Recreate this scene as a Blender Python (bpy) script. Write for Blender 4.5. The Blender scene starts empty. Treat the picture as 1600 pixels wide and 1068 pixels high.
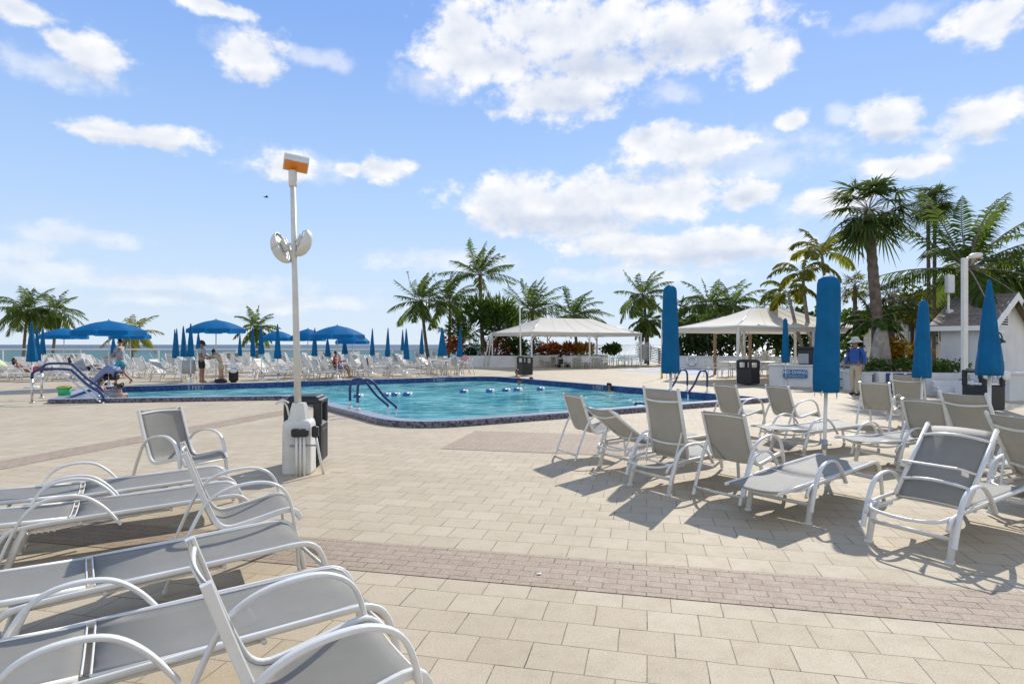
import bpy, bmesh, math, random
from mathutils import Vector, Matrix
R = math.radians
SC = bpy.context.scene
COL = SC.collection
# ------------------------------------------------------------------ camera
F, H, CX, HY = 940.0, 1.58, 800.0, 538.0
cam = bpy.data.objects.new('camera', bpy.data.cameras.new('camera'))
COL.objects.link(cam)
cam.location = (0, 0, H); cam.rotation_euler = (R(90), 0, 0)
cam.data.sensor_width = 36; cam.data.lens = 36 * F / 1600
cam.data.shift_y = 4.0 / 1600
cam.data.clip_end = 60000; cam.data.clip_start = .05
SC.camera = cam
def G(px, py, z=0.0):
    Y = (H - z) * F / (py - HY)
    return Vector(((px - CX) / F * Y, Y, z))
def PT(px, py, Y):
    return Vector(((px - CX) / F * Y, Y, H - (py - HY) * Y / F))
# ------------------------------------------------------------------ light
SUN_EL, SUN_AZ = R(38), R(24.7)
SUN_STRENGTH, SKY_STRENGTH, EXPOSURE = 4.3, 0.11, 0.12
SC.view_settings.view_transform = 'Standard'; SC.view_settings.look = 'None'
SC.view_settings.gamma = 1; SC.view_settings.exposure = EXPOSURE
sd = bpy.data.lights.new('sun', 'SUN'); sd.energy = SUN_STRENGTH; sd.angle = R(.5); sd.color = (1, .955, .88)
sun = bpy.data.objects.new('sun', sd); COL.objects.link(sun)
svec = Vector((math.sin(SUN_AZ) * math.cos(SUN_EL), math.cos(SUN_AZ) * math.cos(SUN_EL), math.sin(SUN_EL)))
sun.rotation_euler = svec.to_track_quat('Z', 'Y').to_euler(); sun.location = svec * 60

class NT:
    """tiny node-tree helper"""
    def __init__(s, tree): s.t = tree; tree.nodes.clear()
    def n(s, typ, **kw):
        nd = s.t.nodes.new(typ)
        for k, v in kw.items():
            if k.startswith('i_'):
                key = k[2:].replace('_', ' ')
                nd.inputs[int(key) if key.isdigit() else key].default_value = v
            else: setattr(nd, k, v)
        return nd
    def l(s, a, b): s.t.links.new(a, b)
    def val(s, sock, v):
        if hasattr(v, 'is_output'): s.l(v, sock)
        else: sock.default_value = v
    def math(s, op, a, b=None, c=None, clamp=False):
        nd = s.n('ShaderNodeMath', operation=op, use_clamp=clamp)
        s.val(nd.inputs[0], a)
        if b is not None: s.val(nd.inputs[1], b)
        if c is not None: s.val(nd.inputs[2], c)
        return nd.outputs[0]
    def vm(s, op, a, b=None, c=None):
        nd = s.n('ShaderNodeVectorMath', operation=op)
        s.val(nd.inputs[0], a)
        if b is not None: s.val(nd.inputs[1], b)
        if c is not None: s.val(nd.inputs[2], c)
        return nd
    def mix(s, f, a, b, blend='MIX'):
        nd = s.n('ShaderNodeMix', data_type='RGBA', blend_type=blend)
        s.val(nd.inputs[0], f); s.val(nd.inputs[6], a); s.val(nd.inputs[7], b)
        return nd.outputs[2]
    def smooth(s, v, a, b):
        nd = s.n('ShaderNodeMapRange', interpolation_type='SMOOTHSTEP')
        s.val(nd.inputs[0], v); nd.inputs[1].default_value = a; nd.inputs[2].default_value = b
        return nd.outputs[0]
    def noise(s, vec, scale, detail=3, rough=.55):
        nd = s.n('ShaderNodeTexNoise', i_Scale=scale, i_Detail=detail, i_Roughness=rough)
        if vec is not None: s.l(vec, nd.inputs['Vector'])
        return nd.outputs[0]

def sheen(name, w, r):
    for n in M[name].node_tree.nodes:
        if n.type == 'BSDF_PRINCIPLED': n.inputs['Sheen Weight'].default_value = w; n.inputs['Sheen Roughness'].default_value = r
def c4(c): return (c[0], c[1], c[2], 1)
W = bpy.data.worlds.new('World'); SC.world = W; W.use_nodes = True
def build_world():
    t = NT(W.node_tree)
    sky = t.n('ShaderNodeTexSky', sky_type='NISHITA', sun_disc=False, sun_elevation=SUN_EL, sun_rotation=SUN_AZ,
              altitude=0, air_density=1.0, dust_density=.35, ozone_density=2.2)
    tc = t.n('ShaderNodeTexCoord')
    d = t.vm('NORMALIZE', tc.outputs['Generated']).outputs[0]
    sp = t.n('ShaderNodeSeparateXYZ'); t.l(d, sp.inputs[0])
    az = t.math('ARCTAN2', sp.outputs[0], sp.outputs[1])
    el = t.math('ARCSINE', sp.outputs[2])
    # noise is stretched sideways, as clouds near the horizon are
    cb = t.n('ShaderNodeCombineXYZ'); t.l(az, cb.inputs[0]); t.l(el, cb.inputs[1])
    p = cb.outputs[0]
    q = t.vm('MULTIPLY', p, (1.0, 1.35, 1.0)).outputs[0]
    warp = t.n('ShaderNodeTexNoise', i_Scale=7.0, i_Detail=3.0); t.l(q, warp.inputs['Vector'])
    wv = t.vm('SUBTRACT', warp.outputs['Color'], (.5, .5, .5)).outputs[0]
    pw = t.vm('MULTIPLY_ADD', wv, (.055, .04, 0), p).outputs[0]
    def ae(px, py):
        x = px - CX
        return math.atan2(x, F), math.atan2(HY - py, math.hypot(F, x))
    cl = [  # centre px, half sizes px : every cloud of the sky, as azimuth / elevation lobes
        (150, 80, 62, 36), (100, 55, 40, 22), (395, 85, 52, 46), (30, 10, 70, 20), (330, 8, 70, 13),
        (215, 210, 105, 20), (150, 198, 50, 11), (450, 255, 55, 24), (600, 262, 52, 22), (545, 262, 30, 14),
        (720, 60, 75, 55), (900, 42, 190, 50), (1090, 55, 150, 48), (760, 100, 120, 40), (1190, 90, 60, 32), (880, 150, 110, 40), (930, 110, 90, 30),
        (1085, 232, 110, 32), (1020, 212, 50, 24), (1238, 182, 30, 17), (1385, 190, 55, 36),
        (1535, 185, 70, 34), (1545, 35, 62, 34), 
        (890, 315, 190, 50), (1000, 305, 150, 46), (790, 322, 80, 42), (870, 340, 150, 34), (1080, 388, 180, 34), (970, 382, 110, 24), (1160, 395, 90, 22),
        (1160, 310, 60, 20), (1300, 320, 70, 22), (1400, 260, 60, 20),
    ]
    faint = [(1200, 262, 90, 30), (1050, 145, 30, 18), (1320, 178, 26, 14), (1470, 222, 30, 14), (1120, 250, 150, 46), (110, 368, 70, 17), (35, 395, 50, 20), (250, 440, 240, 20), (60, 420, 110, 18), (700, 410, 110, 18), (1000, 430, 140, 14), (400, 470, 240, 14), (930, 332, 60, 25),
             (470, 255, 80, 22), (560, 262, 50, 14), (1300, 325, 80, 24), (1400, 262, 70, 22), (690, 120, 70, 26), (1400, 28, 60, 16), (500, 90, 60, 14), (100, 100, 90, 26), (360, 60, 40, 20)]
    def lobes(lst, grow, sm):
        dist = None
        for px, py, rx, ry in lst:
            a, e = ae(px, py); sa = 1 / (rx / F * grow * math.cos(a)); se = 1 / (ry / F * grow * math.cos(a))
            v = t.vm('MULTIPLY_ADD', pw, (sa, se, 0), (-a * sa, -e * se, 0)).outputs[0]
            ln = t.vm('LENGTH', v).outputs['Value']
            dist = ln if dist is None else t.math('SMOOTH_MIN', dist, ln, sm)
        return t.math('SUBTRACT', 1.0, dist)
    n1 = t.noise(q, 19, 9, .62)
    mask = lobes(cl, 1.08, .14); mask2 = lobes(faint, 1.1, .2)
    dens = t.math('MULTIPLY_ADD', t.math('SUBTRACT', n1, .5), 2.1, mask)
    dens2 = t.math('MULTIPLY_ADD', t.math('SUBTRACT', n1, .5), 2.6, mask2)
    alpha = t.math('MAXIMUM', t.smooth(dens, -.06, .52), t.math('MULTIPLY', t.smooth(dens2, -.25, .8), .55))
    # self shading: less cloud above a point = brighter rim, more above = greyer base
    q2 = t.vm('ADD', q, (.012, .05, 0)).outputs[0]
    n2 = t.noise(q2, 19, 5, .55)
    big = t.noise(t.vm('MULTIPLY', p, (1, 2.2, 1)).outputs[0], 9, 2, .5)
    sh = t.math('MULTIPLY_ADD', t.math('SUBTRACT', n1, n2), 1.1, t.math('MULTIPLY_ADD', big, -.5, 1.0))
    sh = t.math('SUBTRACT', sh, t.math('MULTIPLY', t.smooth(mask, .35, 1.0), .3), clamp=True)
    low = None   # flat grey undersides of the larger clouds
    for px, py, rx, ry in ((880, 352, 210, 20), (1080, 408, 180, 14), (1090, 262, 120, 12), (900, 168, 90, 14), (960, 95, 200, 22), (150, 112, 60, 14), (400, 125, 45, 12), (250, 462, 260, 10), (1535, 212, 60, 10), (1385, 215, 50, 10), (215, 224, 90, 8)):
        a, e = ae(px, py); sa = 1 / (rx / F * 1.1 * math.cos(a)); se = 1 / (ry / F * 1.1 * math.cos(a))
        ln = t.vm('LENGTH', t.vm('MULTIPLY_ADD', pw, (sa, se, 0), (-a * sa, -e * se, 0)).outputs[0]).outputs['Value']
        low = ln if low is None else t.math('SMOOTH_MIN', low, ln, .3)
    sh = t.math('SUBTRACT', sh, t.math('MULTIPLY', t.smooth(low, 1.25, .3), .5), clamp=True)
    k = 1 / SKY_STRENGTH
    ccol = t.mix(sh, (.60 * k, .66 * k, .78 * k, 1), (.98 * k, .97 * k, .96 * k, 1))
    # thin bright veil low over the sea
    veil = t.math('MULTIPLY', t.smooth(el, .42, -.02), .62)
    hs = t.n('ShaderNodeHueSaturation', i_Saturation=1.05, i_Value=1.0); t.l(sky.outputs[0], hs.inputs['Color'])
    blue = t.mix(1.0, hs.outputs[0], (1.0, 1.02, 1.12, 1), 'MULTIPLY')
    ramp = t.n('ShaderNodeValToRGB'); t.l(t.math('DIVIDE', el, 1.5708, clamp=True), ramp.inputs[0])
    e = ramp.color_ramp.elements; e[0].position = 0; e[0].color = (.68, .79, .90, 1); e[1].position = 1; e[1].color = (.10, .27, .70, 1)
    for ps, cc in ((.06, (.59, .745, .94, 1)), (.15, (.43, .635, .96, 1)), (.31, (.25, .445, .90, 1))): ne = e.new(ps); ne.color = cc
    air = t.vm('SCALE', ramp.outputs[0]); air.inputs['Scale'].default_value = k * .97
    base = t.mix(.88, t.mix(veil, blue, (.70 * k, .80 * k, .90 * k, 1)), air.outputs[0])
    # unseen white clouds added behind the camera as neutral fill light
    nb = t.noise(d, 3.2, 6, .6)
    fill_cloud = t.math('MULTIPLY', t.smooth(nb, .40, .56), t.smooth(sp.outputs[1], .12, -.25))
    alpha = t.math('MAXIMUM', alpha, fill_cloud)
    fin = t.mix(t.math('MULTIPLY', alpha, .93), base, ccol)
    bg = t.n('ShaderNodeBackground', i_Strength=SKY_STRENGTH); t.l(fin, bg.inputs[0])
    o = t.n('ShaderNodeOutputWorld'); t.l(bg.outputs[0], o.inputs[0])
build_world()
W.cycles.sampling_method = 'MANUAL'; W.cycles.sample_map_resolution = 512

# ------------------------------------------------------------------ materials
M = {}
def mat(name, base, rough=.5, var=0., vscale=3., bump=0., bscale=40., metal=0., spec=.5, trans=0., transp=0., tcol=None, island=0., obj=True):
    m = bpy.data.materials.new(name); m.use_nodes = True
    t = NT(m.node_tree)
    b = t.n('ShaderNodeBsdfPrincipled', i_Roughness=rough, i_Metallic=metal)
    b.inputs['Specular IOR Level'].default_value = spec
    tc = t.n('ShaderNodeTexCoord'); v = tc.outputs['Object']
    col = c4(base)
    if var > 0:
        nz = t.noise(v, vscale, 5, .6)
        col = t.mix(t.smooth(nz, .3, .7), c4([x * (1 - var) for x in base]), c4([min(1, x * (1 + var)) for x in base]))
    if island > 0:
        g = t.n('ShaderNodeNewGeometry')
        hs = t.n('ShaderNodeHueSaturation')
        t.l(t.math('MULTIPLY_ADD', g.outputs['Random Per Island'], island, 1 - island / 2), hs.inputs['Value'])
        t.l(t.math('MULTIPLY_ADD', g.outputs['Random Per Island'], .07, .465), hs.inputs['Hue'])
        t.val(hs.inputs['Color'], col); col = hs.outputs[0]
    t.val(b.inputs['Base Color'], col)
    if bump > 0:
        bp = t.n('ShaderNodeBump', i_Strength=bump, i_Distance=.02)
        t.l(t.noise(v, bscale, 4, .6), bp.inputs['Height']); t.l(bp.outputs[0], b.inputs['Normal'])
    s = b.outputs[0]
    if trans > 0:
        tr = t.n('ShaderNodeBsdfTranslucent'); t.val(tr.inputs[0], c4(tcol) if tcol else col)
        mx = t.n('ShaderNodeMixShader', i_0=trans); t.l(s, mx.inputs[1]); t.l(tr.outputs[0], mx.inputs[2]); s = mx.outputs[0]
    if transp > 0:
        tr = t.n('ShaderNodeBsdfTransparent')
        mx = t.n('ShaderNodeMixShader', i_0=transp); t.l(s, mx.inputs[1]); t.l(tr.outputs[0], mx.inputs[2]); s = mx.outputs[0]
    o = t.n('ShaderNodeOutputMaterial'); t.l(s, o.inputs[0])
    M[name] = m
    return m
mat('white_frame', (.71, .69, .63), .34, .06, 6, .05, 30)
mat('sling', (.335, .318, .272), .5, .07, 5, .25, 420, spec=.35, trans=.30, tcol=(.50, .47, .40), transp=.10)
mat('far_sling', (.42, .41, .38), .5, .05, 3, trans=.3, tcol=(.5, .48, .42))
sheen('sling', .42, .35); sheen('far_sling', .4, .4)
mat('black_plastic', (.018, .019, .020), .5, .2, 8, .15, 60)
mat('pole_paint', (.62, .61, .55), .45, .10, 3, .08, 25)
mat('orange_lens', (.75, .24, .02), .25)
mat('umbrella_blue', (.006, .145, .36), .7, .12, 2.5, .25, 55, spec=.15, trans=.35, tcol=(.006, .24, .58))
mat('umbrella_sleeve', (.004, .125, .28), .6, .16, 2.5, .9, 7, spec=.15, trans=.15, tcol=(.004, .2, .42))
mat('navy_rubber', (.010, .035, .13), .45)
mat('steel', (.60, .60, .58), .25, metal=1.)
mat('wall_white', (.66, .66, .64), .7, .08, 1.2, .15, 30)
mat('wood_post', (.27, .16, .08), .7, .2, 5)
mat('canopy_cloth', (.68, .63, .53), .75, .04, .6, .1, 8, trans=.25, tcol=(.75, .70, .6))
mat('trunk', (.135, .10, .075), .9, .35, 6, .8, 14)
mat('trunk_pale', (.30, .26, .21), .9, .3, 5, .8, 12)
mat('palm_leaf', (.055, .088, .020), .7, spec=.03, island=1.0, trans=.40, tcol=(.15, .22, .03))
mat('palm_leaf_yellow', (.13, .13, .022), .7, spec=.03, island=.9, trans=.42, tcol=(.30, .30, .03))
mat('fan_leaf', (.060, .085, .028), .7, spec=.03, island=.9, trans=.33, tcol=(.12, .17, .03))
mat('hedge_leaf', (.070, .110, .024), .7, spec=.03, island=1.1, trans=.32, tcol=(.12, .18, .03))
mat('dark_leaf', (.030, .050, .016), .7, spec=.03, island=1.0, trans=.25, tcol=(.07, .11, .02))
mat('croton_red', (.30, .10, .035), .7, spec=.03, island=1.2, trans=.35, tcol=(.4, .10, .03))
mat('croton_yellow', (.36, .21, .03), .7, spec=.03, island=1.0, trans=.35, tcol=(.6, .33, .03))
mat('dead_leaf', (.22, .13, .06), .8, island=.6, trans=.2)
mat('soil', (.07, .05, .035), .95, .3, 4, .5, 20)
mat('skin', (.42, .24, .165), .5, .06, 9)
mat('skin_tan', (.28, .145, .09), .5, .06, 9)
mat('hair', (.018, .013, .010), .55)
mat('tee_grey', (.42, .42, .41), .8, .08, 8, .3, 25)
mat('turquoise_cloth', (.06, .36, .48), .75, .08, 8, .3, 25)
mat('black_cloth', (.015, .015, .018), .8)
mat('beige_cloth', (.42, .37, .27), .8, .06, 8, .3, 25)
mat('blue_cloth', (.014, .075, .30), .75, .08, 8, .3, 25)
mat('red_cloth', (.42, .02, .025), .75)
mat('straw', (.50, .47, .42), .8)
mat('pale_blue_cloth', (.20, .25, .42), .8, .1, 6, .4, 20)
mat('pink_cloth', (.62, .30, .27), .85)
mat('lime_cloth', (.5, .58, .30), .85)
mat('green_plastic', (.03, .42, .16), .4)
mat('yellow_plastic', (.62, .55, .05), .4)
mat('sign_navy', (.012, .05, .17), .45)
mat('sign_blue', (.02, .15, .34), .45)
mat('sign_white', (.78, .78, .76), .5)
mat('vent_dark', (.03, .03, .03), .8)
mat('eye_dark', (.01, .01, .01), .3)
mat('towel_white', (.7, .7, .68), .9, .05, 8, .3, 30)
mat('float_blue', (.01, .10, .32), .35)
mat('grey_steel', (.32, .34, .37), .35, .1, 4, metal=.6)

def brick_mat(name, rotz, bw, rh, c1, c2, mortar, msize, bump=.5, stain=.14):
    m = bpy.data.materials.new(name); m.use_nodes = True; t = NT(m.node_tree)
    tc = t.n('ShaderNodeTexCoord'); mp = t.n('ShaderNodeMapping'); mp.inputs['Rotation'].default_value = (0, 0, rotz)
    t.l(tc.outputs['Object'], mp.inputs[0])
    wob = t.n('ShaderNodeTexNoise', i_Scale=2.2, i_Detail=3.0); t.l(tc.outputs['Object'], wob.inputs['Vector'])
    vw = t.vm('MULTIPLY_ADD', t.vm('SUBTRACT', wob.outputs['Color'], (.5, .5, .5)).outputs[0], (.02, .02, 0), mp.outputs[0]).outputs[0]
    br = t.n('ShaderNodeTexBrick', offset=.5, i_Scale=1.0)
    br.inputs['Mortar Size'].default_value = msize; br.inputs['Mortar Smooth'].default_value = .35
    br.inputs['Brick Width'].default_value = bw; br.inputs['Row Height'].default_value = rh
    br.inputs['Color1'].default_value = c4(c1); br.inputs['Color2'].default_value = c4(c2); br.inputs['Mortar'].default_value = c4(mortar)
    br.inputs['Bias'].default_value = 0
    t.l(vw, br.inputs['Vector'])
    sp = t.noise(tc.outputs['Object'], 90, 4, .75)
    med = t.noise(tc.outputs['Object'], 7, 5, .65)
    big = t.noise(tc.outputs['Object'], .55, 5, .6)
    col = br.outputs['Color']
    spk = t.smooth(sp, .52, .66)
    col = t.mix(t.math('MULTIPLY', spk, .55), col, c4([x * .5 for x in c1]))
    pale = t.smooth(t.noise(tc.outputs['Object'], 120, 2, .6), .54, .66)
    col = t.mix(t.math('MULTIPLY', pale, .38), col, (.72, .66, .55, 1))
    col = t.mix(t.math('MULTIPLY', t.smooth(med, .45, .8), .30), col, c4([c1[0] * .72, c1[1] * .68, c1[2] * .62]))
    col = t.mix(t.math('MULTIPLY', t.smooth(big, .42, .72), stain * 2), col, c4([x * .62 for x in c1]))
    # mossy dirt gathered in stretches of the joints, and round drip stains
    moss = t.math('MULTIPLY', t.smooth(br.outputs['Fac'], .2, .8), t.smooth(t.noise(tc.outputs['Object'], 2.6, 6, .7), .50, .62))
    col = t.mix(t.math('MULTIPLY', moss, .85), col, (.055, .05, .04, 1))
    vo = t.n('ShaderNodeTexVoronoi', i_Scale=1.15); t.l(vw, vo.inputs['Vector'])
    drip = t.math('MULTIPLY', t.smooth(vo.outputs['Distance'], .13, .03), t.smooth(t.noise(tc.outputs['Object'], .9, 2, .5), .5, .62))
    col = t.mix(t.math('MULTIPLY', drip, .28), col, c4([x * .45 for x in c1]))
    b = t.n('ShaderNodeBsdfPrincipled'); t.l(col, b.inputs['Base Color'])
    t.l(t.math('MULTIPLY_ADD', med, .25, .62), b.inputs['Roughness'])
    b.inputs['Specular IOR Level'].default_value = .35
    hgt = t.math('ADD', t.math('MULTIPLY', br.outputs['Fac'], -1.0), t.math('MULTIPLY', sp, .35))
    bp = t.n('ShaderNodeBump', i_Strength=bump, i_Distance=.006); t.l(hgt, bp.inputs['Height']); t.l(bp.outputs[0], b.inputs['Normal'])
    o = t.n('ShaderNodeOutputMaterial'); t.l(b.outputs[0], o.inputs[0]); M[name] = m
PAV = R(12.6)
brick_mat('pavers', PAV, .292, .262, (.445, .358, .235), (.51, .418, .288), (.22, .17, .11), .0038)
brick_mat('small_bricks', PAV, .187, .0935, (.335, .245, .165), (.375, .285, .198), (.20, .145, .10), .0045, .5, .10)
brick_mat('shingles', R(90), .32, .13, (.14, .10, .075), (.26, .195, .145), (.06, .045, .035), .012, .6, .2)
def tile_wall(name, sc, ca, cb):
    m = bpy.data.materials.new(name); m.use_nodes = True; t = NT(m.node_tree)
    tc = t.n('ShaderNodeTexCoord')
    vo = t.n('ShaderNodeTexVoronoi', i_Scale=sc); t.l(tc.outputs['Object'], vo.inputs['Vector'])
    sp = t.n('ShaderNodeSeparateColor'); t.l(vo.outputs['Color'], sp.inputs[0])
    col = t.mix(sp.outputs[0], c4(ca), c4(cb))
    b = t.n('ShaderNodeBsdfPrincipled', i_Roughness=.2); t.l(col, b.inputs['Base Color'])
    o = t.n('ShaderNodeOutputMaterial'); t.l(b.outputs[0], o.inputs[0]); M[name] = m
tile_wall('blue_tile', 14.0, (.008, .02, .09), (.03, .085, .25)); tile_wall('mosaic', 26.0, (.012, .014, .025), (.19, .19, .23))
mat('pool_plaster', (.42, .78, .80), .7, .10, .6)
mat('coping_top', (.30, .30, .325), .28, .25, 18, .2, 40)
def water_mats():
    m = bpy.data.materials.new('pool_water'); m.use_nodes = True; t = NT(m.node_tree)
    tc = t.n('ShaderNodeTexCoord'); v = tc.outputs['Object']
    v2 = t.vm('MULTIPLY', v, (1.0, .7, 1)).outputs[0]
    h = t.math('ADD', t.noise(v2, 1.7, 4, .6), t.math('MULTIPLY', t.noise(v2, 6.0, 3, .6), .35))
    bp = t.n('ShaderNodeBump', i_Strength=1.0, i_Distance=.22); t.l(h, bp.inputs['Height'])
    fr = t.n('ShaderNodeFresnel', i_IOR=1.33); t.l(bp.outputs[0], fr.inputs['Normal'])
    gl = t.n('ShaderNodeBsdfGlossy', i_Roughness=.06); t.l(bp.outputs[0], gl.inputs['Normal'])
    tr = t.n('ShaderNodeBsdfTransparent', i_0=(.50, .88, .90, 1))
    # scattered light and dark ripple strokes painted into the water's diffuse colour
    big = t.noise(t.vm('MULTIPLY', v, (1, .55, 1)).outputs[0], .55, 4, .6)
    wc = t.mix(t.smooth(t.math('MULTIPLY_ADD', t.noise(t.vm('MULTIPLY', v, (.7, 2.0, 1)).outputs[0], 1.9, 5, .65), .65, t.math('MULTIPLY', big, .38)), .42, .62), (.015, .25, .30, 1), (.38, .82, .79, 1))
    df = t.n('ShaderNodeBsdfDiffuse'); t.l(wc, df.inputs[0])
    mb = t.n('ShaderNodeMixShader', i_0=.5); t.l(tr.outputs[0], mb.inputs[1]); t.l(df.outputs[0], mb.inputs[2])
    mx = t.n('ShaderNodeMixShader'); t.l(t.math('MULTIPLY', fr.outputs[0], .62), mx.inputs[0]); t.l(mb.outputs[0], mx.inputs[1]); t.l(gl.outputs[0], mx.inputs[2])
    o = t.n('ShaderNodeOutputMaterial'); t.l(mx.outputs[0], o.inputs[0]); M['pool_water'] = m
    m = bpy.data.materials.new('sea_water'); m.use_nodes = True; t = NT(m.node_tree)
    tc = t.n('ShaderNodeTexCoord'); v = t.vm('MULTIPLY', tc.outputs['Object'], (.35, 1.0, 1)).outputs[0]
    h = t.math('ADD', t.noise(v, .12, 5, .65), t.math('MULTIPLY', t.noise(v, .5, 4, .6), .5))
    bp = t.n('ShaderNodeBump', i_Strength=1.0, i_Distance=2.2); t.l(h, bp.inputs['Height'])
    sx = t.n('ShaderNodeSeparateXYZ'); t.l(tc.outputs['Object'], sx.inputs[0])
    deep = t.smooth(t.math('ADD', sx.outputs[1], t.math('MULTIPLY', t.noise(tc.outputs['Object'], .01, 3, .5), 250)), 250, 900)
    col = t.mix(deep, (.05, .155, .165, 1), (.014, .045, .075, 1))
    cap = t.smooth(t.noise(v, .8, 5, .7), .66, .74)
    col = t.mix(t.math('MULTIPLY', cap, .4), col, (.6, .65, .65, 1))
    b = t.n('ShaderNodeBsdfPrincipled', i_Roughness=.32); t.l(col, b.inputs['Base Color']); t.l(bp.outputs[0], b.inputs['Normal'])
    b.inputs['Specular IOR Level'].default_value = .32
    o = t.n('ShaderNodeOutputMaterial'); t.l(b.outputs[0], o.inputs[0]); M['sea_water'] = m
    m = bpy.data.materials.new('glass'); m.use_nodes = True; t = NT(m.node_tree)
    fr = t.n('ShaderNodeFresnel', i_IOR=1.4); gl = t.n('ShaderNodeBsdfGlossy', i_Roughness=.02); tr = t.n('ShaderNodeBsdfTransparent', i_0=(.80, .88, .86, 1))
    mx = t.n('ShaderNodeMixShader'); t.l(fr.outputs[0], mx.inputs[0]); t.l(tr.outputs[0], mx.inputs[1]); t.l(gl.outputs[0], mx.inputs[2])
    o = t.n('ShaderNodeOutputMaterial'); t.l(mx.outputs[0], o.inputs[0]); M['glass'] = m
water_mats()
mat('sand', (.50, .43, .32), .9, .1, .3)
mat('court_slab', (.42, .44, .46), .8, .08, .8)
mat('court_line', (.17, .19, .22), .8)

# ------------------------------------------------------------------ mesh builder
class MB:
    def __init__(s): s.v, s.f, s.sm, s.mi = [], [], [], []
    def add(s, vs, fs, smooth=True, mi=0):
        o = len(s.v); s.v += [tuple(v) for v in vs]
        s.f += [tuple(i + o for i in f) for f in fs]; s.sm += [smooth] * len(fs); s.mi += [mi] * len(fs); return s
    def box(s, c, d, rz=0, mi=0, m=None, bev=0):
        x, y, z = d[0] / 2, d[1] / 2, d[2] / 2
        mt = m if m else Matrix.Rotation(rz, 3, 'Z'); c = Vector(c)
        if bev <= 0:
            vs = [c + mt @ Vector((a * x, b * y, e * z)) for e in (-1, 1) for a, b in ((-1, -1), (1, -1), (1, 1), (-1, 1))]
            return s.add(vs, [(3, 2, 1, 0), (4, 5, 6, 7), (0, 1, 5, 4), (1, 2, 6, 5), (2, 3, 7, 6), (3, 0, 4, 7)], False, mi)
        b = bev; vs = []
        rings = [(-z, -b), (-z + b, 0), (z - b, 0), (z, -b)]
        for zz, ins in rings:
            X, Y = x + ins, y + ins
            for a, e in ((-X + b, -Y), (X - b, -Y), (X, -Y + b), (X, Y - b), (X - b, Y), (-X + b, Y), (-X, Y - b), (-X, -Y + b)):
                vs.append(c + mt @ Vector((a, e, zz)))
        fs = [tuple(range(7, -1, -1)), tuple(range(24, 32))]
        for r in range(3):
            for i in range(8):
                j = (i + 1) % 8; fs.append((r * 8 + i, r * 8 + j, r * 8 + 8 + j, r * 8 + 8 + i))
        return s.add(vs, fs, False, mi)
    def tube(s, pts, r, n=8, mi=0, ell=None, up=None, caps=True, closed=False):
        pts = [Vector(p) for p in pts]; k = len(pts); vs, fs = [], []
        rs = r if isinstance(r, (list, tuple)) else [r] * k
        pn = None
        for i, p in enumerate(pts):
            if closed: d = pts[(i + 1) % k] - pts[i - 1]
            else: d = pts[min(i + 1, k - 1)] - pts[max(i - 1, 0)]
            d.normalize()
            if up is not None: a = Vector(up); a = (a - d * a.dot(d)).normalized()
            elif pn is None:
                a = d.orthogonal().normalized()
            else: a = (pn - d * pn.dot(d)).normalized()
            pn = a; b = d.cross(a)
            ra, rb = (rs[i] * ell[0], rs[i] * ell[1]) if ell else (rs[i], rs[i])
            for j in range(n):
                t = 2 * math.pi * j / n
                vs.append(p + a * math.cos(t) * ra + b * math.sin(t) * rb)
        for i in range(k if closed else k - 1):
            i2 = (i + 1) % k
            for j in range(n):
                j2 = (j + 1) % n; fs.append((i * n + j, i * n + j2, i2 * n + j2, i2 * n + j))
        if caps and not closed:
            fs.append(tuple(range(n - 1, -1, -1))); fs.append(tuple((k - 1) * n + j for j in range(n)))
        return s.add(vs, fs, True, mi)
    def lathe(s, prof, n=16, c=(0, 0, 0), mi=0, fn=None, smooth=True, cap=True):
        c = Vector(c); vs, fs = [], []
        for r, z in prof:
            for j in range(n):
                t = 2 * math.pi * j / n; rr = r * (fn(t, z) if fn else 1)
                vs.append(c + Vector((rr * math.cos(t), rr * math.sin(t), z)))
        for i in range(len(prof) - 1):
            for j in range(n):
                j2 = (j + 1) % n; fs.append((i * n + j, i * n + j2, i * n + n + j2, i * n + n + j))
        if cap:
            fs.append(tuple(range(n - 1, -1, -1))); fs.append(tuple((len(prof) - 1) * n + j for j in range(n)))
        return s.add(vs, fs, smooth, mi)
    def grid(s, rows, smooth=True, mi=0):
        n = len(rows[0]); vs = [p for r in rows for p in r]
        fs = [(i * n + j, i * n + j + 1, (i + 1) * n + j + 1, (i + 1) * n + j) for i in range(len(rows) - 1) for j in range(n - 1)]
        return s.add(vs, fs, smooth, mi)
    def prism(s, poly, z0, z1, mi=0):
        n = len(poly); vs = [(p[0], p[1], z0) for p in poly] + [(p[0], p[1], z1) for p in poly]
        fs = [tuple(range(n - 1, -1, -1)), tuple(range(n, 2 * n))] + [(i, (i + 1) % n, n + (i + 1) % n, n + i) for i in range(n)]
        return s.add(vs, fs, False, mi)
    def sphere(s, c, r, n=12, mi=0):
        r = r if isinstance(r, (tuple, list)) else (r, r, r)
        vs, fs = [], []; m = max(4, n // 2)
        for i in range(m + 1):
            a = math.pi * i / m - math.pi / 2
            for j in range(n):
                t = 2 * math.pi * j / n
                vs.append((c[0] + r[0] * math.cos(a) * math.cos(t), c[1] + r[1] * math.cos(a) * math.sin(t), c[2] + r[2] * math.sin(a)))
        for i in range(m):
            for j in range(n):
                j2 = (j + 1) % n; fs.append((i * n + j, i * n + j2, i * n + n + j2, i * n + n + j))
        return s.add(vs, fs, True, mi)
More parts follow.
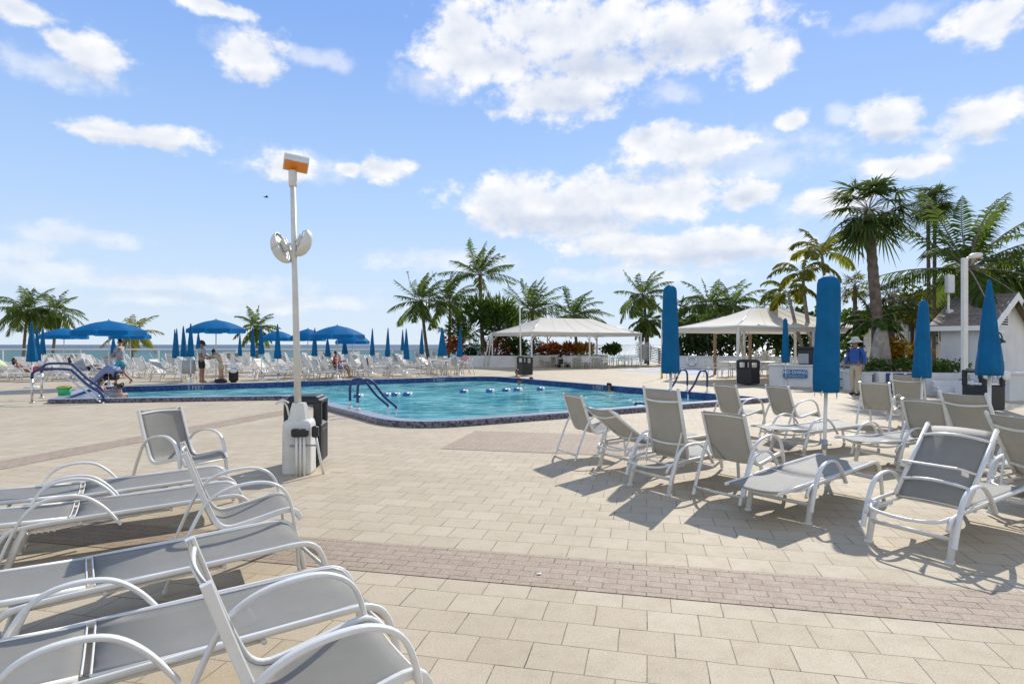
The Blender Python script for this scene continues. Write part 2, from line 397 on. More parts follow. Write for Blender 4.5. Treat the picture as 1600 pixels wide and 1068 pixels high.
    def mesh(s, name, mats):
        me = bpy.data.meshes.new(name); me.from_pydata(s.v, [], s.f)
        me.polygons.foreach_set('use_smooth', s.sm); me.polygons.foreach_set('material_index', s.mi)
        for m in (mats if isinstance(mats, (list, tuple)) else [mats]): me.materials.append(M[m])
        me.update(); return me
    def build(s, name, mats, parent=None, loc=(0, 0, 0), rz=0, solid=0):
        o = bpy.data.objects.new(name, s.mesh(name, mats)); COL.objects.link(o)
        o.parent = parent; o.location = loc; o.rotation_euler = (0, 0, rz)
        if solid:
            md = o.modifiers.new('thickness', 'SOLIDIFY'); md.thickness = solid; md.offset = 0
        return o
def tag(o, label=None, cat=None, group=None, kind=None):
    if label: o['label'] = label
    if cat: o['category'] = cat
    if group: o['group'] = group
    if kind: o['kind'] = kind
    return o
def thing(name, label, cat, loc=(0, 0, 0), rz=0, group=None):
    o = bpy.data.objects.new(name, None); COL.objects.link(o); o.empty_display_size = .2
    o.location = loc; o.rotation_euler = (0, 0, rz); return tag(o, label, cat, group)
KIDS = {}
def kids(o):
    return [c for c in COL.objects if c.parent == o]
def dup(o, loc, rz, label=None, cat=None, group=None):
    def cp(a, par):
        b = a.copy(); COL.objects.link(b); b.parent = par
        for ch in TREE.get(a.name, ()): cp(ch, b)
        return b
    r = cp(o, None); r.location = loc; r.rotation_euler = (0, 0, rz) if not isinstance(rz, tuple) else rz
    return tag(r, label, cat, group)
TREE = {}
def register(o):
    """remember the children of a finished prototype so that copies are quick"""
    for ch in kids(o):
        TREE.setdefault(o.name, []).append(ch); register(ch)
    return o
def smoothpath(pts, n=5):
    """Catmull-Rom through pts"""
    P = [Vector(p) for p in pts]; out = []
    for i in range(len(P) - 1):
        a, b, c, d = P[max(i - 1, 0)], P[i], P[i + 1], P[min(i + 2, len(P) - 1)]
        for k in range(n):
            t = k / n
            out.append(.5 * ((2 * b) + (c - a) * t + (2 * a - 5 * b + 4 * c - d) * t * t + (3 * b - a - 3 * c + d) * t ** 3))
    out.append(P[-1]); return out
def text_mesh(body, size, mat_name, parent, loc, rot, name='lettering', ext=.002):
    cu = bpy.data.curves.new('text', 'FONT'); cu.body = body; cu.size = size; cu.align_x = 'CENTER'; cu.align_y = 'CENTER'; cu.extrude = ext
    tmp = bpy.data.objects.new('text_tmp', cu); COL.objects.link(tmp)
    dg = bpy.context.evaluated_depsgraph_get()
    me = bpy.data.meshes.new_from_object(tmp.evaluated_get(dg)); bpy.data.objects.remove(tmp)
    me.materials.clear(); me.materials.append(M[mat_name])
    o = bpy.data.objects.new(name, me); COL.objects.link(o); o.parent = parent; o.location = loc; o.rotation_euler = rot
    return o
rnd = random.Random(7)

# ------------------------------------------------------------------ pool outline, deck, sea
def rounded(poly):
    out = []; n = len(poly)
    for i, (x, y, r) in enumerate(poly):
        p = Vector((x, y)); a = (Vector(poly[i - 1][:2]) - p).normalized(); b = (Vector(poly[(i + 1) % n][:2]) - p).normalized()
        ang = a.angle(b); t = r / math.tan(ang / 2); s, e = p + a * t, p + b * t
        for k in range(9):
            u = k / 8; q = s * (1 - u) ** 2 + p * 2 * u * (1 - u) + e * u * u
            out.append(q)
    return out
def offset(poly, d):
    n = len(poly); out = []
    for i in range(n):
        a, b, c = poly[i - 1], poly[i], poly[(i + 1) % n]
        n1 = Vector((-(b - a).y, (b - a).x)).normalized(); n2 = Vector((-(c - b).y, (c - b).x)).normalized()
        m = (n1 + n2); m = m / max(.25, m.dot(n1)) if m.length > 1e-6 else n1
        out.append(b + m * d)
    return out
POOL = rounded([(-12.4, 16.0, .25), (-6.35, 17.15, .8), (-2.0, 10.95, 1.5), (7.3, 16.6, .5), (-.9, 28.25, 1.6), (-14.7, 20.65, .25)])
INNER = offset(POOL, .34)
def sheet_with_hole(name, outer, hole, z, m):
    bm = bmesh.new(); ed = []
    for loop in (outer, hole):
        vs = [bm.verts.new((p[0], p[1], z)) for p in loop]
        ed += [bm.edges.new((vs[i], vs[(i + 1) % len(vs)])) for i in range(len(vs))]
    bmesh.ops.triangle_fill(bm, use_beauty=True, use_dissolve=False, edges=ed, normal=(0, 0, 1))
    for f in bm.faces:
        if f.normal.z < 0: f.normal_flip()
    me = bpy.data.meshes.new(name); bm.to_mesh(me); bm.free(); me.materials.append(M[m])
    o = bpy.data.objects.new(name, me); COL.objects.link(o); return tag(o, kind='structure')
sheet_with_hole('deck', [(-75, -14), (75, -14), (75, 53), (-75, 53)], POOL, 0, 'pavers')
tag(MB().prism([(-75, 53), (75, 53), (75, 53.3), (-75, 53.3)], -3.3, .02).build('deck_edge', 'wall_white'), kind='structure')
tag(MB().add([(-4000, -4000, -3.3), (4000, -4000, -3.3), (4000, 120, -3.3), (-4000, 120, -3.3)], [(0, 1, 2, 3)]).build('beach', 'sand'), kind='structure')
tag(MB().add([(-26000, 110, -3.5), (26000, 110, -3.5), (26000, 30000, -3.5), (-26000, 30000, -3.5)], [(0, 1, 2, 3)]).build('sea', 'sea_water'), kind='structure')
def cr(c, r):  # paver-frame coordinates to world
    return (c * math.cos(PAV) + r * math.sin(PAV), -c * math.sin(PAV) + r * math.cos(PAV))
def band(c0, c1, r0, r1):
    vs = [(*cr(c, r), .004) for c, r in ((c0, r0), (c1, r0), (c1, r1), (c0, r1))]
    tag(MB().add(vs, [(0, 1, 2, 3)]).build('brick_band', 'small_bricks'), kind='structure')
band(-14, 16, 3.87, 4.43); band(-8.55, -7.97, 4.43, 14.2); band(-3.05, 2.2, 8.66, 10.6)
def ring(mb, A, B, za, zb, mi=0):
    n = len(A)
    mb.add([(p[0], p[1], za) for p in A] + [(p[0], p[1], zb) for p in B], [(i, (i + 1) % n, n + (i + 1) % n, n + i) for i in range(n)], False, mi)
pool = thing('swimming_pool', 'large turquoise swimming pool with raised dark mosaic coping', 'swimming pool', (0, 0, 0))
OUT2 = offset(POOL, .03)
mb = MB(); ring(mb, POOL, POOL, -.4, .095); ring(mb, POOL, OUT2, .095, .12); mb.build('coping', 'mosaic', pool)
mb = MB(); ring(mb, OUT2, INNER, .12, .122); mb.build('coping_cap', 'coping_top', pool)
mb = MB(); ring(mb, INNER, INNER, .122, -.45); mb.build('tile_band', 'blue_tile', pool)
mb = MB(); ring(mb, INNER, INNER, -.45, -1.4)
bm_pts = [(p[0], p[1], -1.4) for p in INNER]
mb.build('pool_wall', 'pool_plaster', pool)
def fill(name, loop, z, m, parent=None):
    bm = bmesh.new(); vs = [bm.verts.new((p[0], p[1], z)) for p in loop]
    ed = [bm.edges.new((vs[i], vs[(i + 1) % len(vs)])) for i in range(len(vs))]
    bmesh.ops.triangle_fill(bm, use_beauty=True, edges=ed, normal=(0, 0, 1))
    for f in bm.faces:
        if f.normal.z < 0: f.normal_flip()
    me = bpy.data.meshes.new(name); bm.to_mesh(me); bm.free(); me.materials.append(M[m])
    o = bpy.data.objects.new(name, me); COL.objects.link(o); o.parent = parent; return o
fill('pool_floor', INNER, -1.4, 'pool_plaster', pool)
tag(fill('pool_water', INNER, -.08, 'pool_water'), kind='structure')
# entry steps at the shallow left end
mb = MB()
for i, (t0, z) in enumerate(((.0, .06), (.55, -.10), (1.1, -.3))):
    a = Vector((-13.9, 20.35)); b = Vector((-12.1, 16.4)); u = Vector((.93, .37))
    p = [a + u * (t0 - .1), b + u * (t0 - .1), b + u * (t0 + .5), a + u * (t0 + .5)]
    mb.prism([(q.x, q.y) for q in p], -1.39, z)
mb.build('entry_step', 'mosaic', pool)
def far_wall_mark(px, body):
    # on the inner tile face of the far side
    best = min(range(len(INNER)), key=lambda i: 0)
    for i in range(len(INNER)):
        a, b = INNER[i], INNER[(i + 1) % len(INNER)]
        k = (px - CX) / F
        den = (b.x - a.x) - k * (b.y - a.y)
        if abs(den) < 1e-6: continue
        t = (k * a.y - a.x) / den
        if 0 <= t <= 1 and (a.lerp(b, t)).y > 18.5 and (b - a).length > .4:
            p = a.lerp(b, t); nrm = Vector((-(b - a).y, (b - a).x)).normalized()
            ang = math.atan2((b - a).y, (b - a).x) + math.pi
            o = MB().box((0, 0, 0), (.95, .012, .17)).build('depth_tile', 'sign_navy', pool, (p.x + nrm.x * .01, p.y + nrm.y * .01, .0), ang)
            text_mesh(body, .20, 'tee_grey', o, (0, -.008, 0), (R(90), 0, 0))
            return
far_wall_mark(306, '3 FEET'); far_wall_mark(686, '5 FEET'); far_wall_mark(935, '5 FEET'); far_wall_mark(1135, '5 FEET')
# shuffleboard slabs in front of the first canopy
def court():
    v = Vector((-.52, .854)); u = Vector((.854, .52)); a = Vector((7.7, 38.0)); b = a - v * 6.5
    pts = [a - u * 2.0, b - u * 2.0, b + u * 4.6, a + u * 4.6]
    tag(MB().add([(p.x, p.y, .004) for p in pts], [(0, 1, 2, 3)]).build('concrete_court', 'court_slab'), kind='structure')
    mb = MB()
    for k in (-1.6, -.2, 1.2, 2.6, 4.0):
        q = [a + u * k, b + u * k, b + u * (k + .28), a + u * (k + .28)]
        mb.add([(p.x, p.y, .008) for p in q], [(0, 1, 2, 3)])
    tag(mb.build('court_lines', 'court_line'), kind='structure')
court()
# ------------------------------------------------------------------ sling chaise (x forward to the feet, hinge at x = 0)
def arc(c, r, a0, a1, n=6, plane='xz', y=0):
    return [(c[0] + r * math.cos(R(a0 + (a1 - a0) * k / n)), y, c[1] + r * math.sin(R(a0 + (a1 - a0) * k / n))) for k in range(n + 1)]
SEAT = 1.08
def chaise(theta, label, loc, rz, prop=0.0, arms=True, group='white sling sun loungers and chairs', seg=8):
    root = thing('sun_lounger', label, 'sun lounger', (loc[0], loc[1], 0), R(rz), group)
    fr = MB()
    for y in (-.285, .285):
        path = smoothpath([(-.40, y, .235), (-.345, y, .30), (-.25, y, .325), (0, y, .338), (.5, y, .355), (.95, y, .37)], 3)
        path += smoothpath([(1.0, y, .371), (1.08, y, .366), (1.145, y, .325), (1.185, y, .24), (1.215, y, .12), (1.235, y, .012)], 3)
        fr.tube(path, .0152, seg, ell=(1.35, .95), up=(0, 0, 1) if False else None)
    # bowed tube closing the rear of the frame, and stretchers
    fr.tube(smoothpath([(-.30, -.27, .315), (-.44, -.22, .29), (-.475, 0, .275), (-.44, .22, .29), (-.30, .27, .315)], 4), .013, seg)
    fr.tube([(.62, -.285, .325), (.62, .285, .325)], .012, seg); fr.tube([(.06, -.285, .312), (.06, .285, .312)], .012, seg)
    fr.tube([(1.19, -.27, .20), (1.19, .27, .20)], .012, seg)
    # lower side rails carrying the notches
    for y in (-.245, .245):
        fr.tube([(-.30, y, .295), (.62, y, .318)], .010, 6)
        for k in range(7 if arms else 0):
            fr.box((-.30 + k * .035, y, .280), (.012, .012, .026), m=Matrix.Rotation(.35, 3, 'Y'))
    fr.build('frame', 'white_frame', root)
    for y in (-.285, .285):
        sg = 1 if y > 0 else -1
        mb = MB().tube([(-.255, y, .32), (-.29, y, .24), (-.36, y, .012)], .019, seg, ell=(1.0, 1.35))
        mb.box((-.362, y, .008), (.05, .05, .016))
        mb.build('leg', 'white_frame', root)
        ya = y + sg * .036
        if not arms: continue
        path = smoothpath([(-.385, ya, .115), (-.345, ya, .23), (-.28, ya, .375), (-.21, ya, .465), (-.12, ya, .508), (.0, ya, .518), (.10, ya, .492), (.19, ya, .42), (.265, ya, .325), (.30, ya, .275)], 4)
        MB().tube(path, .020, 10, ell=(.62, 1.25), up=(0, 0, 1) if False else None).build('armrest', 'white_frame', root) if False else flat_arm(path, root)
    MB().tube([(-.318, -.285, .16), (-.318, .285, .16)], .021, seg, ell=(.6, 1.2)).build('stretcher', 'white_frame', root)
    # seat sling, rolling down over the foot end
    rows = []
    prof = [(.018, .350), (.3, .351), (.6, .358), (.9, .369), (1.0, .375), (1.07, .371), (1.12, .347), (1.155, .305), (1.175, .262)]
    for x, z in prof:
        rows.append([(x, -.262 + .524 * j / 8, z - .024 * (1 - (2 * j / 8 - 1) ** 2) + .002 * math.sin(9 * x + 2.3 * j)) for j in range(9)])
    MB().grid(rows).build('seat_sling', 'sling', root, solid=.004)
    mb = MB()
    for y in (-.266, .266):
        mb.tube([(x, y, z + .004) for x, z in prof], .0065, 6)
    mb.tube([(.018, -.262 + .524 * j / 8, .352 - .016 * (1 - (j / 4 - 1) ** 2)) for j in range(9)], .005, 5)
    mb.build('sling_edge', 'white_frame', root)
    # backrest, modelled along -x from the hinge and then turned
    L = .77; th = R(theta)
    ax = Vector((-math.cos(th), 0, math.sin(th))); up = Vector((math.sin(th), 0, math.cos(th)))
    def B(s, y, h=0.0): return Vector((-.02, y, .345)) + ax * s + up * h
    bk = MB()
    for y in (-.25, .25):
        bk.tube([B(0, y), B(L, y)], .0165, seg, ell=(1, 1.15)); bk.sphere(B(L, y), .018, 8)
    bk.build('backrest', 'white_frame', root); b = COL.objects[-1]
    for s in (.16, L - .135):
        MB().tube([B(s, -.25 + .5 * k / 10, -.055 * (1 - (k / 5 - 1) ** 2) - .004) for k in range(11)], .0125, seg).build('crossbar', 'white_frame', b)
    rows = [[B(-.008 + (L - .01) * i / 10, -.245 + .49 * j / 8, .008 - .022 * (1 - (j / 4 - 1) ** 2)) for j in range(9)] for i in range(11)]
    MB().grid(rows).build('back_sling', 'sling', b, solid=.004)
    MB().tube([B(-.008, -.245 + .49 * j / 8, .010 - .022 * (1 - (j / 4 - 1) ** 2)) for j in range(9)], .005, 5).build('sling_edge', 'white_frame', b)
    # the U-shaped prop hinged on the back
    pm = MB(); hp = .30
    if prop:
        tip = [B(hp, y, -.02) + Vector(prop) for y in (-.2, .2)]
    else:
        tip = [Vector((-.36 if theta < 60 else -.20, y, .285)) for y in (-.2, .2)]
        if theta < 12: tip = [Vector((-.06, y, .305)) for y in (-.2, .2)]
    pm.tube(smoothpath([B(hp, -.235, -.02), tip[0] * .94 + B(hp, -.235, -.02) * .06, tip[0] + Vector((0, .05, 0)), tip[1] - Vector((0, .05, 0)), tip[1] * .94 + B(hp, .235, -.02) * .06, B(hp, .235, -.02)], 4), .0095, 7)
    if prop:
        d = Vector(prop)
        for y, sg in ((-.215, 1), (.215, -1)):
            for k in range(5):
                c = B(hp, y, -.02) + d * (.45 + .11 * k); pm.box(c + Vector((0, 0, -.022)), (.012, .012, .04))
    pm.build('back_prop', 'white_frame', root)
    return root
def flat_arm(path, root):
    """flat extruded arm: wide across, thin in profile"""
    P = [Vector(p) for p in path]; rows = []
    for i, p in enumerate(P):
        d = (P[min(i + 1, len(P) - 1)] - P[max(i - 1, 0)]).normalized(); nn = Vector((-d.z, 0, d.x))
        sec = [(-.019, -.006), (-.019, .004), (-.012, .010), (.012, .010), (.019, .004), (.019, -.006), (.012, -.010), (-.012, -.010)]
        rows.append([p + Vector((0, a, 0)) + nn * b for a, b in sec] )
    mb = MB(); n = 8; vs = [q for r in rows for q in r]; fs = []
    for i in range(len(rows) - 1):
        for j in range(n):
            fs.append((i * n + j, i * n + (j + 1) % n, (i + 1) * n + (j + 1) % n, (i + 1) * n + j))
    fs += [tuple(range(n)), tuple((len(rows) - 1) * n + j for j in range(n))[::-1]]
    mb.add(vs, fs, True)
    o = mb.build('armrest', 'white_frame', root)
    o.data.polygons.foreach_set('use_smooth', [True] * len(o.data.polygons))
    return o
def armchair(label, loc, rz, group='white sling sun loungers and chairs', seg=8):
    root = thing('armchair', label, 'chair', (loc[0], loc[1], 0), R(rz), group)
    for y in (-.272, .272):
        path = smoothpath([(-.40, y, .012), (-.32, y, .22), (-.225, y, .44), (-.15, y, .56), (-.04, y, .625), (.10, y, .65), (.22, y, .64), (.315, y, .58), (.365, y, .46), (.395, y, .25), (.415, y, .012)], 4)
        mb = MB(); P = path; rows = []
        for i, p in enumerate(P):
            d = (P[min(i + 1, len(P) - 1)] - P[max(i - 1, 0)]).normalized(); nn = Vector((-d.z, 0, d.x))
            sec = [(-.017, -.007), (-.017, .005), (-.011, .010), (.011, .010), (.017, .005), (.017, -.007), (.011, -.010), (-.011, -.010)]
            rows.append([p + Vector((0, a, 0)) + nn * b for a, b in sec])
        n = 8; vs = [q for r in rows for q in r]
        fs = [(i * n + j, i * n + (j + 1) % n, (i + 1) * n + (j + 1) % n, (i + 1) * n + j) for i in range(len(rows) - 1) for j in range(n)]
        fs += [tuple(range(n)), tuple((len(rows) - 1) * n + j for j in range(n))[::-1]]
        mb.add(vs, fs, True).build('side_frame', 'white_frame', root)
    prof = [(-.285, .885), (-.235, .74), (-.175, .575), (-.125, .455), (-.09, .395), (-.04, .365), (.03, .368), (.16, .395), (.29, .425), (.36, .432), (.405, .41), (.43, .365)]
    pp = smoothpath([(x, 0, z) for x, z in prof], 2)
    mb = MB()
    for y in (-.243, .243):
        rows = []
        for i, p in enumerate(pp):
            d = (pp[min(i + 1, len(pp) - 1)] - pp[max(i - 1, 0)]).normalized(); nn = Vector((-d.z, 0, d.x))
            rows.append([Vector((p.x, y, p.z)) + Vector((0, a, 0)) + nn * b for a, b in ((-.014, -.013), (-.010, -.017), (.010, -.017), (.014, -.013), (.014, .013), (.010, .017), (-.010, .017), (-.014, .013))])
        n = 8; vs = [q for r in rows for q in r]
        fs = [(i * n + j, i * n + (j + 1) % n, (i + 1) * n + (j + 1) % n, (i + 1) * n + j) for i in range(len(rows) - 1) for j in range(n)]
        mb.add(vs, fs + [tuple(range(n)), tuple((len(rows) - 1) * n + j for j in range(n))[::-1]], False)
    mb.tube([(.425, -.243, .36), (.425, .243, .36)], .011, seg)
    mb.tube(smoothpath([(-.272, -.243, .85), (-.295, 0, .862), (-.272, .243, .85)], 5), .010, seg)
    for y in (-1, 1):
        mb.tube([(.37, y * .243, .42), (.37, y * .272, .42)], .012, 6); mb.tube([(-.17, y * .243, .55), (-.17, y * .272, .55)], .012, 6)
    sf = mb.build('seat_frame', 'white_frame', root)
    rows = [[(p.x - .018 * (1 - (j / 4 - 1) ** 2) * (1 if i < 9 else .2), -.236 + .472 * j / 8, p.z - .014 * (1 - (j / 4 - 1) ** 2) * (0 if i < 7 else 1)) for j in range(9)] for i, p in enumerate(pp)]
    MB().grid(rows).build('sling', 'sling', root, solid=.004)
    MB().tube([(-.372, -.272, .085), (-.372, .272, .085)], .016, seg, ell=(.7, 1.3)).build('stretcher', 'white_frame', root)
    return root
# right-hand group
armchair('white armchair nearest the pool edge, leftmost of the chairs on the right', (1.10, 8.51), 24)
chaise(36, 'sun lounger with its back half reclined, between the leftmost armchair and the upright lounger', (1.60, 7.76), 30)
chaise(78, 'sun lounger with nearly upright back and two bowed crossbars, in front of the pool', (1.79, 6.74), 33)
armchair('armchair right of the upright lounger, its back toward the camera beside the near flat lounger', (2.38, 6.31), 36)
armchair('small armchair at the pool corner, seen behind the upright lounger', (3.95, 10.6), 28)
armchair('armchair by the pool corner, right of the small one and behind the flat loungers', (4.75, 10.3), 22)
armchair('armchair turned away toward the warning sign, leftmost of the chairs before the white planter', (6.9, 11.3), 42)
chaise(62, 'raised lounger with bowed crossbars directly in front of the warning sign', (7.7, 11.6), 46)
armchair('armchair half hidden behind the wide raised lounger at the right edge', (5.45, 7.75), 27)
chaise(63, 'wide lounger back with a bowed white crossbar, behind the folded-forward lounger', (5.47, 6.98), 21)
chaise(52, 'lounger cut by the right edge of the picture, its back reclined toward the camera', (4.95, 5.55), 24)
chaise(135, 'lounger with its dark back folded forward over the seat, nearest on the right', (3.325, 4.78), 31.5, prop=(-.26, -.03, .07))
chaise(-2, 'flat lounger in front of the folded-forward one, crossed by an umbrella shadow', (2.72, 5.75), 38)
chaise(3, 'flat sunlit lounger farthest from the camera, behind the tall blue umbrella', (4.35, 8.95), 24)
chaise(2, 'flat sunlit lounger in the middle, right of the tall umbrella pole', (5.05, 7.95), 24)
# left-hand group
A1POS = (-3.55, 6.4, -24)
armchair('armchair standing behind the left loungers nearest the light pole, facing right', A1POS[:2], A1POS[2])
chaise(1, 'flat lounger farthest back of the four at the left edge', (-3.68, 5.14), 33)
chaise(1, 'flat lounger second from the back at the left edge, under the armchair back', (-3.27, 4.49), 32)
armchair('armchair in the middle of the left group, seen from its side between two loungers', (-1.98, 4.22), 30)
chaise(1, 'armless flat lounger second nearest at the left edge, its foot by the brick band', (-2.29, 3.26), 36, arms=False)
chaise(1, 'flat lounger nearest the camera in the lower left corner', (-1.72, 2.44), 33)
armchair('armchair nearest the camera, cut by the bottom edge at the lower left', (-.785, 2.11), 33)

# ------------------------------------------------------------------ closed umbrellas
def wrinkle_sleeve(h0, h1, r0, r1, seed, pointed=False, folds=7, n=36, flat=.82, amp=.05):
    rr = random.Random(seed); ph = [rr.uniform(0, 6.28) for _ in range(6)]
    prof = []; N = 26
    for i in range(N + 1):
        t = i / N; z = h0 + (h1 - h0) * t
        r = r0 + (r1 - r0) * t
        if pointed: r = r0 * (1 - t) ** .85 + .018
        elif t > .93: r *= math.sqrt(max(.02, 1 - ((t - .93) / .075) ** 2))
        if t < .06: r *= .93 + t * 1.1
        prof.append((r, z))
    def fn(a, z):
        t = (z - h0) / (h1 - h0)
        k = 1 + .018 * math.sin(31 * t + 3 * math.sin(2 * a + ph[4])) * math.sin(2 * a + ph[5]) + .02 * math.sin(11 * a + 5 * t + ph[4]) * (1 - t) + amp * math.sin(folds * a + ph[0] + 1.2 * math.sin(3 * t + ph[1])) + .03 * math.sin(3 * a + 9 * t + ph[2]) + .02 * math.sin(14 * t + 2 * a + ph[3])
        return k * (1 - (1 - flat) * abs(math.sin(a)))
    mb = MB().lathe(prof, n, fn=fn)
    return mb
def umbrella_base(root):
    MB().lathe([(.0, 0), (.24, 0), (.24, .04), (.22, .055), (.05, .06), (.045, .20), (.0, .20)], 20, cap=False).build('base', 'white_frame', root)
def sleeve_umbrella(label, px, Y, top, bot, wpx0, wpx1, lean=(0, 0), pointed=False, seed=1, base_px=None, group='closed blue umbrellas among the near loungers', fold=7, amp=.05):
    bx = (base_px if base_px else px)
    x = (bx - CX) / F * Y
    root = thing('closed_umbrella', label, 'umbrella', (x, Y, 0), 0, group)
    zt = H - (top - HY) * Y / F; zb = H - (bot - HY) * Y / F
    r0, r1 = wpx0 / 2 / F * Y, wpx1 / 2 / F * Y
    tilt = Matrix.Rotation(lean[0], 4, 'Y') @ Matrix.Rotation(lean[1], 4, 'X')
    o = MB().tube([(0, 0, .0), (0, 0, zb + .1)], .021, 10).build('pole', 'white_frame', root); o.matrix_basis = tilt
    mb = MB().lathe([(.034, .30), (.034, .42)], 10); mb.tube([(.03, 0, .36), (.085, 0, .36)], .009, 6)
    o = mb.build('collar', 'grey_steel', root); o.matrix_basis = tilt
    o = wrinkle_sleeve(zb, zt, r0, r1, seed, pointed, fold, amp=amp).build('canopy', 'umbrella_sleeve', root); o.matrix_basis = tilt
    rr = random.Random(seed)
    for k in range(6 if Y < 15 else 0):
        a = rr.uniform(0, 6.28); r = r0 * .8; L = rr.uniform(.03, .09)
        o = MB().tube([(r * math.cos(a), r * math.sin(a), zb + .02), (r * math.cos(a) * 1.05, r * math.sin(a) * .9, zb - L)], .005, 5).build('tie_string', 'white_frame' if not pointed else 'umbrella_sleeve', root); o.matrix_basis = tilt
    umbrella_base(root)
    return root
sleeve_umbrella('tall closed blue umbrella with rounded top standing among the sunlit flat loungers', 1300, 7.35, 430, 612, 42, 35, (R(1.6), 0), seed=3, base_px=1287, fold=6, amp=.05)
sleeve_umbrella('closed blue umbrella with flat top behind the upright lounger, in front of the pool', 1045, 8.9, 445, 583, 28, 22, (R(-.5), 0), seed=5, base_px=1049, fold=6, amp=.05)
sleeve_umbrella('closed blue umbrella with hanging fringe in front of the white planter and warning sign', 1445, 11.1, 468, 590, 30, 13, (R(1.2), 0), seed=8, base_px=1439)
sleeve_umbrella('closed pointed blue umbrella at the right edge in front of the shingled hut', 1542, 7.9, 437, 586, 37, 10, (0, 0), True, seed=9, base_px=1546)
sleeve_umbrella('slim closed umbrella on a pole in front of the no diving counter', 1225, 22.4, 497, 566, 13, 6, (R(-.6), 0), seed=12, base_px=1228, amp=.08)

def far_closed(label, px, top, bot, Y=None, wide=1.0, seed=0):
    Y = Y or 790.0 / (HY - top)
    return sleeve_umbrella(label, px, Y, top, bot, 9.0 * 26 / Y * wide, 3, (R(rnd.uniform(-1.2, 1.2)), 0), True, seed=seed, group='closed blue umbrellas over the far sun loungers', amp=.10)
far_spec = [(50, 502, 565, 1.35), (59, 511, 563, 1.2), (66.5, 510, 553, 1.0), (178, 524, 557, 1.5), (273, 514, 559, 1.0), (276.5, 513, 556, .9), (288, 509, 557, 1.1), (298, 505, 557, 1.0),
            (311, 519, 545, 1.2), (375, 521, 556, 1.0), (396, 511, 557, 1.0), (409, 508, 553, 1.0), (434, 506, 560, 1.05), (491, 512, 556, 1.1), (512.5, 525, 557, 1.3), (539, 525, 553, 1.4),
            (581.5, 513, 555, .95), (605, 512, 557, .95), (629, 515, 547, .8), (635, 513, 561, 1.2), (658, 513.5, 553, .9), (692, 511, 556, 1.7), (718, 512, 557, 1.1)]
ords = ['first', 'second', 'third', 'fourth', 'fifth', 'sixth', 'seventh', 'eighth', 'ninth', 'tenth', 'eleventh', 'twelfth', 'thirteenth', 'fourteenth', 'fifteenth', 'sixteenth', 'seventeenth', 'eighteenth', 'nineteenth', 'twentieth', 'twenty-first', 'second last', 'last']
for i, (px, top, bot, w) in enumerate(far_spec):
    extra = {0: 'large, before the left palms', 3: 'thick one behind the walking man', 8: 'behind the black-capped man', 21: 'bulky one beside the planter', 22: 'by the planter wall'}.get(i, 'over the far loungers')
    far_closed('closed blue umbrella, %s from left beyond the pool, %s' % (ords[i], extra), px, top, bot, None if top < 518 else 37.0, w, seed=20 + i)

# ------------------------------------------------------------------ open umbrellas
def open_umbrella(label, px, Y, top, skirt, wpx, rot=0.2):
    x = (px - CX) / F * Y; zt = H - (top - HY) * Y / F; zs = H - (skirt - HY) * Y / F; rad = wpx / 2 / F * Y
    root = thing('open_umbrella', label, 'umbrella', (x, Y, 0), rot, 'open blue umbrellas over the far sun loungers')
    MB().tube([(0, 0, 0), (0, 0, zt - .05)], .021, 8).build('pole', 'white_frame', root)
    zr = zs + .20; hgt = zt - zr; mb = MB(); S = 8; per = 6
    rows = []
    for i in range(7):
        t = i / 6; row = []
        for j in range(S * per + 1):
            a = 2 * math.pi * j / (S * per); u = (j % per) / per
            sag = 1 - .06 * math.sin(math.pi * u) * t
            r = rad * t * (math.cos(math.pi / S) / math.cos((u - .5) * 2 * math.pi / S) * .35 + .65) * sag
            row.append((r * math.cos(a), r * math.sin(a), zr + hgt * (1 - t ** 1.75) + (.03 if i == 0 else 0)))
        rows.append(row)
    mb.grid(rows)
    ca = mb.build('canopy', 'umbrella_blue', root)
    mb = MB()
    for k in range(S):
        r0, r1 = [], []
        for j in range(per + 1):
            a = 2 * math.pi * (k * per + j) / (S * per); u = j / per
            rr_ = rad * (math.cos(math.pi / S) / math.cos((u - .5) * 2 * math.pi / S) * .35 + .65) * (1 - .06 * math.sin(math.pi * u))
            if j == 0: a += .018
            if j == per: a -= .018
            drop = .19 if 0 < j < per else .13
            r0.append((rr_ * math.cos(a), rr_ * math.sin(a), zr + .005)); r1.append((rr_ * 1.015 * math.cos(a), rr_ * 1.015 * math.sin(a), zr - drop))
        mb.grid([r0, r1])
    mb.build('valance', 'umbrella_blue', ca)
    mb = MB()
    for k in range(S):
        a = 2 * math.pi * k / S
        mb.tube([(0.03 * math.cos(a), .03 * math.sin(a), zt - .03), (rad * .5 * math.cos(a), rad * .5 * math.sin(a), zr + hgt * (1 - .5 ** 1.75) - .015), (rad * .97 * math.cos(a), rad * .97 * math.sin(a), zr + .01)], .006, 5)
        mb.tube([(0.03 * math.cos(a), .03 * math.sin(a), zr - .12), (rad * .5 * math.cos(a), rad * .5 * math.sin(a), zr + hgt * (1 - .5 ** 1.75) - .02)], .005, 5)
    mb.build('ribs', 'white_frame', root)
    MB().lathe([(.0, zt), (.025, zt), (.02, zt + .05), (0, zt + .09)], 8, cap=False).build('finial', 'umbrella_blue', root)
    umbrella_base(root)
    return root
open_umbrella('open blue umbrella over the man in the black cap and the child', 337.5, 25.6, 500, 521, 87, .15)
open_umbrella('largest open blue umbrella, left, above the walking man in turquoise shorts', 170, 22.5, 501.5, 525, 104, .3)
open_umbrella('open blue umbrella in front of the left pair of palms, leftmost of the open ones', 100, 31, 513, 530, 66, .1)
open_umbrella('open blue umbrella half hidden behind the largest one on the left', 204, 30, 513, 530, 56, .5)
open_umbrella('open blue umbrella left of the light pole, partly behind it', 434, 36, 517, 533, 52, .2)
